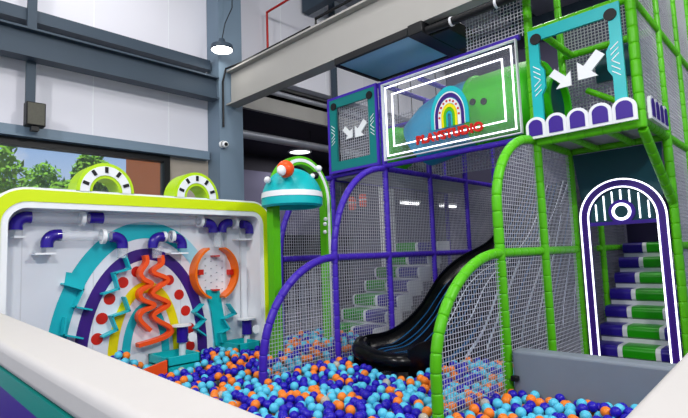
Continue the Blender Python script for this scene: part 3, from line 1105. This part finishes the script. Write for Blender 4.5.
bt2 = PX(X3 - .01)
p = at(560, 78, x=X3 - .02)
arrow_corner(TP, p.y, p.z, .185, -1, bt2, 0, .015)
p = at(591, 64, x=X3 - .02)
arrow_corner(TP, p.y, p.z, .225, 1, bt2, 0, .015)
# inside of the turret
MB().box((X4 - .02, 1.02, 3.05), (X4 + .02, 1.52, 3.37)).build('dark_back_panel', M['tealdeep'], GF)
TM = empty('tube_slide', (5.0, 1.9, ZD), 'green tube mouth opening into the turret beside the arrows', 'tube')
MB().lathe([(.25, .0), (.29, -.03), (.29, -.08), (.25, -.08), (.25, .0)], (4.88, 1.8, 2.80), 'y', 26).build('mouth_ring', M['greenlid'], TM, smooth=True)
MB().lathe([(0, -.02), (.25, -.02)], (4.88, 1.8, 2.80), 'y', 26).build('hollow_shade_disc', M['tealdeep'], TM)  # dark disc stands in for the shade inside the tube


# scalloped boards
def scallop(name, label, par, u0, u1, n, zb, zt, mp):
    e_ = empty(name, par, label, 'panel')
    wd = (u1 - u0) / n
    for k in range(n):
        c0 = u0 + wd * (k + .5)
        hw = wd / 2 * .99
        zc = zt - hw * .9
        MB().prism([(c0 + hw, zb), *arc(c0, zc, hw, hw * .9, 0, 180, 14), (c0 - hw, zb)], mp, 0, .025).build('white_scallop', M['white'], e_)
        hw2 = hw - .028
        MB().prism([(c0 + hw2, zb + .025), *arc(c0, zc, hw2, hw2 * .9, 0, 180, 14), (c0 - hw2, zb + .025)], mp, .025, .031).build('purple_inset', M['purplepad'], e_)


scallop('scalloped_skirt', 'row of purple arches edged white along the front of the turret deck', (X3 - .05, 1.4, ZD), 0.97, 1.87, 5, 2.385, 2.58, PX(X3 - .055))
scallop('scalloped_skirt', 'short row of purple arches edged white on the turret side', (X3 + .4, YR - .05, ZD), 4.50, 5.10, 4, 2.40, 2.60, PY_(YR - .045))

# ---- arched gate
AG = empty('arched_gate', (X4, 1.42, 0), 'deep teal gate panel with a purple arch outlined in white neon', 'gate')
XG = X4 - .03
bg = PX(XG)
cy_, rz_, ro_ = 1.392, 1.665, .383
opening = [(cy_ + ro_ - .1, .25)] + arc(cy_, rz_, ro_ - .1, ro_ - .1, 0, 180, 24) + [(cy_ - ro_ + .1, .25)]
# panel above the doorway
A_ = arc(cy_, rz_, ro_ - .04, ro_ - .04, 0, 180, 24)
top = []
for u, v in A_:
    top.append((1.01 + (1.81 - 1.01) * (u - (cy_ - ro_ + .04)) / (2 * ro_ - .08), 2.345))
MB().band(A_, top, bg, -.02, 0).build('panel', M['tealdeep'], AG)

def leg_arch(ro, ri, m, d0, d1, name):
    A3 = [(cy_ + ro, .2)] + arc(cy_, rz_, ro, ro, 0, 180, 30) + [(cy_ - ro, .2)]
    B3 = [(cy_ + ri, .2)] + arc(cy_, rz_, ri, ri, 0, 180, 30) + [(cy_ - ri, .2)]
    return MB().band(A3, B3, bg, d0, d1).build(name, M[m], AG)


leg_arch(ro_, ro_ - .088, 'violet', 0, .035, 'purple_arch')
leg_arch(ro_, ro_ - .013, 'neon', .035, .045, 'neon_outline')
leg_arch(ro_ - .075, ro_ - .088, 'neon', .035, .045, 'neon_outline')
# fanlight
fz0 = 1.60
rf = ro_ - .088
MB().prism([(cy_ + rf, fz0 + .03)] + arc(cy_, rz_, rf, rf, 0, 180, 24) + [(cy_ - rf, fz0 + .03)], bg, -.02, 0).build('fanlight', M['tealdeep'], AG)
MB().box((XG - .02, cy_ - rf, fz0), (XG + .01, cy_ + rf, fz0 + .035)).build('transom', M['purplepad'], AG)
for k in range(-3, 4):
    if k == 0:
        u = cy_
        MB().box((XG - .012, u - .007, rz_ + .135), (XG, u + .007, rz_ + rf - .02)).build('neon_bar', M['neon'], AG)
        continue
    u = cy_ + k * .077
    zt_ = rz_ + sqrt(max(.0, (rf - .02) ** 2 - (k * .077) ** 2))
    zb_ = fz0 + .05 if abs(k) > 1 else rz_ + .12
    MB().box((XG - .012, u - .0055, zb_), (XG, u + .0055, zt_)).build('neon_bar', M['neon'], AG)
MB().lathe([(0, -.016), (.118, -.016), (.118, .0)], (XG, cy_, rz_ + .06), 'x', 26).build('round_boss', M['purplepad'], AG)
MB().lathe([(.06, -.026), (.085, -.026), (.085, -.016), (.06, -.016), (.06, -.026)], (XG, cy_, rz_ + .06), 'x', 26).build('neon_ring', M['neon'], AG)
MB().lathe([(0, -.02), (.06, -.02), (.06, -.016)], (XG, cy_, rz_ + .06), 'x', 26).build('boss_centre', M['tealdeep'], AG)

# ---- stairs
def steps(root, n, x0, z0, run, rise, bands, hz):
    for k in range(n):
        xf, zt_ = x0 + run * k, z0 + rise * k
        for (ya, yb, mn, nm) in bands:
            r = .05
            prof = [(xf + run + .06, zt_ - hz), (xf + .03, zt_ - hz), (xf + .006, zt_ - hz + .02)] + [(xf + r - r * cos(a), zt_ - r + r * sin(a)) for a in [PI / 2 * i / 6 for i in range(7)]] + [(xf + run + .06, zt_)]
            g = .0 if mn != 'foamwhite' else .006
            prof = [(px_ - (g if px_ < xf + .06 else 0), pz_) for px_, pz_ in prof]
            MB().prism(prof, lambda u, v, d: (u, d, v), ya, yb).build(nm, M[mn], root, smooth=True)
        MB().box((xf + .03, bands[0][0], max(0, zt_ - rise - .03)), (xf + run + .02, bands[-1][1], zt_ - hz)).build('riser_base', M['foamwhite'], root)


S1 = empty('foam_staircase', (5.9, 1.4, 0), 'soft stairs of purple, white and green treads climbing behind the arched gate', 'stairs')
steps(S1, 7, 5.43, .415, .212, .168,
      ((1.02, 1.20, 'foampurple', 'purple_tread'), (1.20, 1.242, 'foamwhite', 'white_tread_band'), (1.242, 1.525, 'foamgreen', 'green_tread'), (1.525, 1.568, 'foamwhite', 'white_tread_band'), (1.568, 1.78, 'foampurple', 'purple_tread')), .125)
MB().box((6.95, 1.02, .9), (7.02, 1.78, 2.3)).build('back_pad', M['darkpad'], S1)
S2 = empty('foam_staircase', (4.9, 4.1, 0), 'soft green and purple stairs behind the purple net', 'stairs')
steps(S2, 7, 4.24, .575, .225, .162,
      ((3.69, 3.72, 'foamwhite', 'white_tread_band'), (3.72, 4.02, 'foampurple', 'purple_tread'), (4.02, 4.06, 'foamwhite', 'white_tread_band'), (4.06, 4.40, 'foamgreen', 'green_tread'), (4.40, 4.43, 'foamwhite', 'white_tread_band')), .14)

# ---- slide
SL = empty('wave_slide', (5.4, 3.05, 0), 'glossy black slide with flowing white lines landing in the balls', 'slide')
prof = catmull([(3.60, .40, 0), (3.78, .45, 0), (4.13, .45, 0), (4.46, .53, 0), (4.75, .67, 0), (4.95, .82, 0), (5.22, 1.01, 0), (5.66, 1.19, 0), (6.5, 1.42, 0), (7.2, 1.87, 0), (7.8, 2.4, 0)], 6)
YL0, YL1 = 2.66, 3.40


def slide_y(i, t):
    # the mouth narrows a little at the landing
    x = prof[i].x
    k = min(1, max(0, (x - 3.6) / .5))
    y0_ = YL0 + .10 * (1 - k)
    return y0_ + (YL1 - y0_) * t


def slide_z(x):
    for a, b in zip(prof, prof[1:]):
        if a.x <= x <= b.x:
            return a.y + (b.y - a.y) * (x - a.x) / max(b.x - a.x, 1e-6)
    return prof[-1].y if x > prof[-1].x else prof[0].y


bed = MB()
NT = 12
vs, fs = [], []
for i, p in enumerate(prof):
    for j in range(NT + 1):
        t = j / NT
        e1 = .12 * max(0, (abs(t - .5) - .34) / .16) ** 1.5
        vs.append((p.x, slide_y(i, t), p.y + e1 - .02 * cos(4 * PI * t)))
for i in range(len(prof) - 1):
    for j in range(NT):
        a = i * (NT + 1) + j
        fs.append((a, a + 1, a + NT + 2, a + NT + 1))
bed.add(vs, fs)
bo = bed.build('slide_bed', M['slide'], SL, smooth=True)
sk = MB()
for t, dy in ((0, -.02), (1, .02)):
    L_, B_ = [], []
    for i, p in enumerate(prof):
        L_.append((p.x, p.y + .14))
        B_.append((p.x, max(.1, min(p.y - .1, .12 if t == 0 else p.y - .25))))
    n = len(prof)
    yv = [slide_y(i, t) for i in range(n)]
    vs = []
    for o_ in (0, dy):
        vs += [(L_[i][0], yv[i] + o_, L_[i][1]) for i in range(n)] + [(B_[i][0], yv[i] + o_, B_[i][1]) for i in range(n)]
    fs = []
    for i in range(n - 1):
        fs += [(i, i + 1, n + i + 1, n + i), (2 * n + i, 3 * n + i, 3 * n + i + 1, 2 * n + i + 1), (i, 2 * n + i, 2 * n + i + 1, i + 1), (n + i, n + i + 1, 3 * n + i + 1, 3 * n + i)]
    fs += [(0, n, 3 * n, 2 * n), (n - 1, 3 * n - 1, 4 * n - 1, 2 * n - 1)]
    MB().add(vs, fs).build('side_panel', M['slide'], SL, smooth=True)
# landing lip
lp = MB().tube(catmull([(3.66, YL0 + .13, .42), (3.585, YL0 + .22, .42), (3.56, YL0 + .4, .43), (3.57, YL1 - .2, .45), (3.62, YL1 - .06, .48), (3.72, YL1, .52)], 5), .085, 12)
lp.build('landing_lip', M['slide'], SL, smooth=True)
# flowing lines on bed and side panel; blue ones also paint in gloss glints
for t, m, wv in ((.10, 'slidel', .0), (.2, 'slidel', .3), (.31, 'slide_glint_line', .6), (.41, 'slide_glint_line', 1.), (.50, 'slidel', 1.3), (.60, 'slide_glint_line', 1.6), (.70, 'slide_glint_line', 2.2), (.79, 'slide_glint_line', 2.6), (.89, 'slide_glint_line', 3.)):
    A_, B_ = [], []
    vs, fs = [], []
    for i, p in enumerate(prof):
        tt = t + .04 * sin(p.x * 2.4 + wv)
        e1 = .12 * max(0, (abs(tt - .5) - .34) / .16) ** 1.5
        z = p.y + e1 - .02 * cos(4 * PI * tt) + .005
        y = slide_y(i, tt)
        vs += [(p.x, y - .005, z), (p.x, y + .005, z), (p.x, y - .006, z - .02), (p.x, y + .006, z - .02)]
    for i in range(len(prof) - 1):
        a, b = 4 * i, 4 * i + 4
        fs += [(a, a + 1, b + 1, b), (a, b, b + 2, a + 2), (a + 1, a + 3, b + 3, b + 1)]
    MB().add(vs, fs).build('line_or_glint', M[m], bo)
ys = YL0 - .02
for k in range(9):
    x0 = 3.95 + k * .42
    pts = []
    for j in range(15):
        q = j / 14
        x = min(7.7, x0 + q * 1.15 * (.7 + .05 * k))
        z = .35 + (slide_z(x) + .05 - .35) * (q ** .62) * (1.0)
        pts.append((x, z))
    L_ = [(x - .004, z + .017) for x, z in pts]
    R_ = [(x + .008, z - .017) for x, z in pts]
    yk = (lambda y_: PY_(y_))(ys)
    MB().band(L_, R_, yk, 0, .004).build('line_or_glint', M['slidel'] if k % 3 else M['slide_glint_line'], SL)

# ---- ball shower dome
DS = empty('ball_shower', (3.4, 3.95, 0), 'turquoise frog-like dome hanging from a green arched pole', 'play feature')
ya = 4.02
xl, xr = 3.12, 3.86
zc_ = 2.0
def flat_arch(ro, ri, d0, d1, m, nm, par, half=False):
    cx = (xl + xr) / 2
    hw = (xr - xl) / 2
    A3 = [(cx + hw + ro, .1)] + arc(cx, zc_, hw + ro, .44 + ro, 0, 180, 26) + [(cx - hw - ro, .1)]
    B3 = [(cx + hw + ri, .1)] + arc(cx, zc_, hw + ri, .44 + ri, 0, 180, 26) + [(cx - hw - ri, .1)]
    if half:
        A3, B3 = A3[:20], B3[:20]
    return MB().band(A3, B3, PY_(ya), d0, d1).build(nm, M[m], par)


pole = flat_arch(.045, -.045, -.05, .05, 'green', 'arched_pole', DS)
flat_arch(.018, -.018, .05, .055, 'white', 'white_stripe', pole, True)
for px, py in ((325, 224), (325, 232), (325.5, 219)):
    p = at(px, py, y=ya - .06)
    MB().sphere((p.x, ya - .06, p.z), .022).build('white_knob', M['white'], pole, smooth=True)
dc = at(293, 206, y=3.86)
prof_d = [(0, .355)] + [(.31 * cos(a), .02 + .335 * sin(a)) for a in [PI / 2 - PI / 2 * i / 14 for i in range(1, 15)]] + [(.31, -.03), (.285, -.05), (.265, -.045), (.265, .02), (0, .1)]
DC = (dc.x, 3.87, 1.955)
dome = MB().lathe(prof_d, DC, 'z', 36).build('dome', M['turq'], DS, smooth=True)
MB().lathe([(.308, .045), (.3145, .045), (.308, .10), (.298, .10)], DC, 'z', 36).build('white_band', M['white'], dome, smooth=True)
nk = at(285.5, 169, y=3.66)
MB().sphere(nk, .085, 18, 12).build('orange_eye', M['orange'], dome, smooth=True)
fd = at(281.5, 170.5, y=3.585)
MB().sphere(fd, .05, 16, 10, sy=.6).build('white_pupil', M['white'], dome, smooth=True)
for px, py, yy, r_, mn in ((267.5, 180, 3.87, .035, 'white'), (315, 175.5, 3.72, .04, 'blackpl'), (312.5, 176, 3.685, .026, 'white'), (318.5, 168.5, 3.86, .036, 'white')):
    p = at(px, py, y=yy)
    MB().sphere(p, r_, 14, 9).build('ball_knob', M[mn], dome, smooth=True)
ls = MB().tube([at(268, 185, y=3.87), at(267, 300, y=4.0), ], .012, 6)

# ---- furnishings seen deep behind the nets
for px, py, lab in ((410, 203, 'white linear lamp seen through the purple net, nearer the sign post'), (448, 206, 'white linear lamp seen through the purple net, further along')):
    p = at(px, py, y=6.5)
    e = empty('linear_lamp', p, lab, 'lamp')
    MB().box((p.x - .3, p.y - .05, p.z - .03), (p.x + .3, p.y + .05, p.z + .01)).build('tube', M['lampsoft'], e)
    MB().box((p.x - .3, p.y - .07, p.z + .01), (p.x + .3, p.y + .07, p.z + .06)).build('fitting', M['white'], e)
    MB().tube([(p.x - .25, p.y, p.z + .06), (p.x - .25, p.y, 6.6)], .01, 6).build('hanger', M['black'], e)
    MB().tube([(p.x + .25, p.y, p.z + .06), (p.x + .25, p.y, 6.6)], .01, 6).build('hanger', M['black'], e)
p = at(390, 240, y=8.0)
struct(MB().box((p.x - .13, 7.9, 0), (p.x + .13, 8.2, 4.02)), 'white_column', M['white'])
for px, py, lab in ((312, 200, 'orange-red punch bag hanging behind the green pole of the dome'), (352, 203, 'orange-red punch bag hanging behind the tall purple arch'), (363, 200, 'slim orange-red punch bag beside the punch bag behind the tall arch')):
    p = at(px, py, y=7.6)
    e = empty('punch_bag', p, lab, 'punch bag')
    MB().lathe([(0, .14), (.07, .13), (.09, .08), (.09, -.1), (.07, -.16), (0, -.17)], p, 'z', 16).build('bag', M['orange'], e, smooth=True)
    MB().lathe([(.092, .02), (.096, .02), (.096, -.02), (.092, -.02)], p, 'z', 16).build('white_band', M['white'], e, smooth=True)
    MB().tube([(p.x, p.y, p.z + .13), (p.x, p.y, 4.05)], .008, 6).build('chain', M['black'], e)

# ================================================================== BALLS
D = .069
R0 = D / 2
rng = random.Random(3)


def blocked(x, y):
    if x < .61 + .0692 * (y - .31) + .006 + R0:
        return True
    if y < .41 + R0:
        return True
    if x > 3.645 - R0 - .005 and y < 1.80 + R0 + .01:
        return True
    if y > YB - R0 - .095:
        return True
    if x > 2.1 - R0 and y > 4.35 - R0 and (x < 2.49 + R0 or (x > 2.92 - R0 and x < 3.21 + R0)):
        return True
    if 1.79 - R0 < x < 2.14 and 4.33 - R0 < y < 4.38 + R0:
        return True
    if y > 4.50 - R0 and (x > 3.29 - R0):
        return True
    if y > 4.44 and x < 1.05:
        return True
    if x > 3.44 - R0 and YL0 + .0 - R0 - .03 < y < YL1 + R0 + .03:
        return True
    if x > 4.35 and y < YL0:
        return True
    for yn, xa, xb in ((YP, X1, 4.6), (YG, 2.7, 4.6), (YQ, X2, 4.6)):
        if abs(y - yn) < R0 + .005 and xa < x < xb:
            return True
    if x > 5.3 or (x > 4.21 - R0 and y > 3.6):
        return True
    if y > 3.5 and x > 4.55 - R0:
        return True
    for X, Y, r in ((X1 - .01, YP, .038), (X2, YP, .036), (X3, YP, .036), (X2, YQ, .034), (2.70, YG, .038), (3.67, YG, .04), (X3 + .04, YG - .02, .04), (xl, ya, .078), (xr, ya, .078)):
        if (x - X) ** 2 + (y - Y) ** 2 < (r + R0) ** 2:
            return True
    return False


def surf(x, y):
    h = .40 + .018 * sin(2.1 * x + .7) * cos(1.7 * y) + .012 * sin(5 * x + 3 * y)
    h += .20 * math.exp(-((x - 1.80) ** 2 + (y - 4.62) ** 2) / .03)          # little heap at the panel
    h += .07 * min(1, max(0, (y - 3.66) / .3))
    if x > 2.9 and y > 3.65:
        h += .07 * min(1, (x - 2.9) / .5)
    h += .05 * math.exp(-((x - 2.72) ** 2 + (y - 4.5) ** 2) / .10)
    return h


cellsz = D
grid = {}
BP = []


def neigh(x, y):
    ix, iy = int(x // cellsz), int(y // cellsz)
    for a in (-1, 0, 1):
        for b in (-1, 0, 1):
            for i in grid.get((ix + a, iy + b), ()):
                yield BP[i]


tries = 0
cand_pts = []
while tries < 80000 and len(BP) < 12000:
    tries += 1
    best = None
    for _ in range(5):
        x, y = rng.uniform(.6, 5.3), rng.uniform(.4, 4.76)
        if blocked(x, y):
            continue
        z = .22 + R0
        for (qx, qy, qz) in neigh(x, y):
            d2 = (qx - x) ** 2 + (qy - y) ** 2
            if d2 < D * D:
                z = max(z, qz + sqrt(D * D - d2))
        dz = z + R0 - surf(x, y)
        if best is None or dz < best[0]:
            best = (dz, x, y, z)
    if best is None or best[0] > .0:
        continue
    _, x, y, z = best
    BP.append((x, y, z))
    grid.setdefault((int(x // cellsz), int(y // cellsz)), []).append(len(BP) - 1)
BP = np.array(BP)
print('balls', len(BP))
# which balls the photograph can show: a small depth buffer over the pit
u, v, dep = pj(BP)
rad = R0 * FPX / dep
order = np.argsort(dep)
W_, H_ = 688, 418
ids = -np.ones((H_, W_), int)
yy_, xx_ = np.mgrid[0:H_, 0:W_]
vis_wall = (yy_ > 311.5 + .380 * xx_) | (yy_ > 349 - 1.095 * (xx_ - 688))
for i in order:
    x0, x1 = int(max(0, u[i] - rad[i])), int(min(W_ - 1, u[i] + rad[i] + 1))
    y0_, y1_ = int(max(0, v[i] - rad[i])), int(min(H_ - 1, v[i] + rad[i] + 1))
    if x1 <= x0 or y1_ <= y0_:
        continue
    sub = ids[y0_:y1_ + 1, x0:x1 + 1]
    msk = ((xx_[y0_:y1_ + 1, x0:x1 + 1] - u[i]) ** 2 + (yy_[y0_:y1_ + 1, x0:x1 + 1] - v[i]) ** 2 < rad[i] ** 2) & (sub < 0)
    sub[msk] = i
ids[vis_wall] = -1
cnt = np.bincount(ids[ids >= 0].ravel(), minlength=len(BP))
near = list(np.argsort(-cnt)[:300])
nearset = set(int(i) for i in near)
# colours
kinds = ['b', 'c', 'o', 'p']
colr = [rng.choices(kinds, (36, 39, 24, 1.5))[0] for _ in range(len(BP))]
# the 300 largest in view are objects of their own
protos = {}
sph = MB().sphere((0, 0, 0), R0, 20, 13)
for k in kinds:
    me = bpy.data.meshes.new('pit_ball')
    me.from_pydata(sph.v, [], sph.f)
    me.materials.append(M['ball_' + k])
    me.shade_smooth()
    protos[k] = me
cn = {'b': 'deep blue', 'c': 'light blue', 'o': 'orange', 'p': 'pale translucent'}
for i in near:
    i = int(i)
    x, y, z = BP[i]
    k = colr[i]
    uu = u[i]
    if x > 3.15 and y < 1.75:
        where = 'lying against the foot of the grey barrier'
    elif (x - 2.7) ** 2 + (y - YG) ** 2 < .30 ** 2:
        where = 'lying around the foot of the green arch'
    elif u[i] < 300 and v[i] > 300 + .38 * u[i] - 30:
        where = 'lying close along the long white pit border'
    elif v[i] > 349 - 1.095 * (u[i] - 688) - 32:
        where = 'lying close along the short white pit border'
    elif y > YG + .1:
        where = 'in the open pit before the slide and purple arch'
    else:
        where = 'in the middle of the pit before the grey barrier'
    o = bpy.data.objects.new('pit_ball', protos[k])
    col.objects.link(o)
    o.location = (x, y, z)
    tag(o, f'{cn[k]} plastic ball {where}', 'ball', f'{cn[k]} balls {where}')
# every other ball of the pit
rest = [i for i in range(len(BP)) if i not in nearset]
# leave out balls that are deep under others
keep = []
for i in rest:
    x, y, z = BP[i]
    if surf(x, y) - (z + R0) < .105:
        keep.append(i)
s0 = MB().sphere((0, 0, 0), R0, 12, 8)
sv0 = np.array(s0.v)
allv = (BP[keep][:, None, :] + sv0[None]).reshape(-1, 3)
nv = len(sv0)
allf, allm = [], []
mi = {'b': 0, 'c': 1, 'o': 2, 'p': 3}
for n_, i in enumerate(keep):
    b_ = n_ * nv
    allf += [tuple(q + b_ for q in f_) for f_ in s0.f]
    allm += [mi[colr[i]]] * len(s0.f)
me = bpy.data.meshes.new('ball_fill')
me.from_pydata(allv.tolist(), [], allf)
for k in kinds:
    me.materials.append(M['ball_' + k])
me.polygons.foreach_set('material_index', allm)
me.shade_smooth()
bo_ = bpy.data.objects.new('ball_fill', me)
col.objects.link(bo_)
tag(bo_, 'sea of blue, light blue and orange plastic balls filling the pit', 'balls', kind='stuff')

# ================================================================== LIGHT
wd = bpy.data.worlds.new('sky')
sc.world = wd
wd.use_nodes = True
nt = wd.node_tree
bgn = nt.nodes['Background']
tc = nt.nodes.new('ShaderNodeTexCoord')
sx = nt.nodes.new('ShaderNodeSeparateXYZ')
nt.links.new(tc.outputs['Generated'], sx.inputs[0])
cr = nt.nodes.new('ShaderNodeValToRGB')
cr.color_ramp.elements[0].position = 0.0
cr.color_ramp.elements[0].color = (.85, .92, 1, 1)
cr.color_ramp.elements[1].position = .3
cr.color_ramp.elements[1].color = (.16, .42, .9, 1)
nt.links.new(sx.outputs['Z'], cr.inputs[0])
ns = nt.nodes.new('ShaderNodeTexNoise')
ns.inputs['Scale'].default_value = 6
ns.inputs['Detail'].default_value = 6
nt.links.new(tc.outputs['Generated'], ns.inputs['Vector'])
c2 = nt.nodes.new('ShaderNodeValToRGB')
c2.color_ramp.elements[0].position = .52
c2.color_ramp.elements[1].position = .66
nt.links.new(ns.outputs['Fac'], c2.inputs[0])
mx = nt.nodes.new('ShaderNodeMixRGB')
mx.inputs['Color2'].default_value = (1, 1, 1, 1)
nt.links.new(c2.outputs[0], mx.inputs['Fac'])
nt.links.new(cr.outputs[0], mx.inputs['Color1'])
nt.links.new(mx.outputs[0], bgn.inputs[0])
bgn.inputs[1].default_value = .75

sun = bpy.data.lights.new('sun', 'SUN')
sun.energy = 5.0
sun.angle = .01
so = bpy.data.objects.new('sun', sun)
col.objects.link(so)
so.rotation_euler = (math.radians(28), 0, math.radians(-55))


def lamp(x, y, z, e, size=.9, rgb=(1, .98, .95)):
    l = bpy.data.lights.new('hall_or_fill_lamp', 'AREA')  # serves the hall lamps and the added fill lights
    l.shape = 'DISK'
    l.size = size
    l.energy = e * .62
    l.color = rgb
    o = bpy.data.objects.new('hall_or_fill_lamp', l)
    col.objects.link(o)
    o.location = (x, y, z)
    return o


for x, y, e in ((5.4, 2.7, 35), (.8, 4.8, 40), (2.6, 2.6, 70), (2.6, -.8, 40), (6.2, .2, 25), (6.4, 2.8, 60), (9, 3.5, 50), (2.2, 5.6, 30)):  # first lamp is added behind the sign to brighten the upper level
    lamp(x, y, 5.9, e)
for x, y in ((6.4, 8.4), (8.07, 9.26)):
    lamp(x, y, 3.98, 60, .4)


def flood(x, y, z, e, tx, ty, tz, size=.5):
    o = lamp(x, y, z, e, size)
    o.rotation_euler = (Vector((tx, ty, tz)) - Vector((x, y, z))).to_track_quat('-Z', 'Y').to_euler()
    return o


# unseen floodlights added on the entrance side for frontal light; first follows panel shadows
flood(3.6, -3.2, 5.6, 330, 2.4, 4.6, 1.2)
flood(-1.6, -2.4, 5.6, 300, 4.0, 3.0, 1.8)
flood(-3.0, 2.2, 5.4, 300, 4.4, 2.6, 2.2)
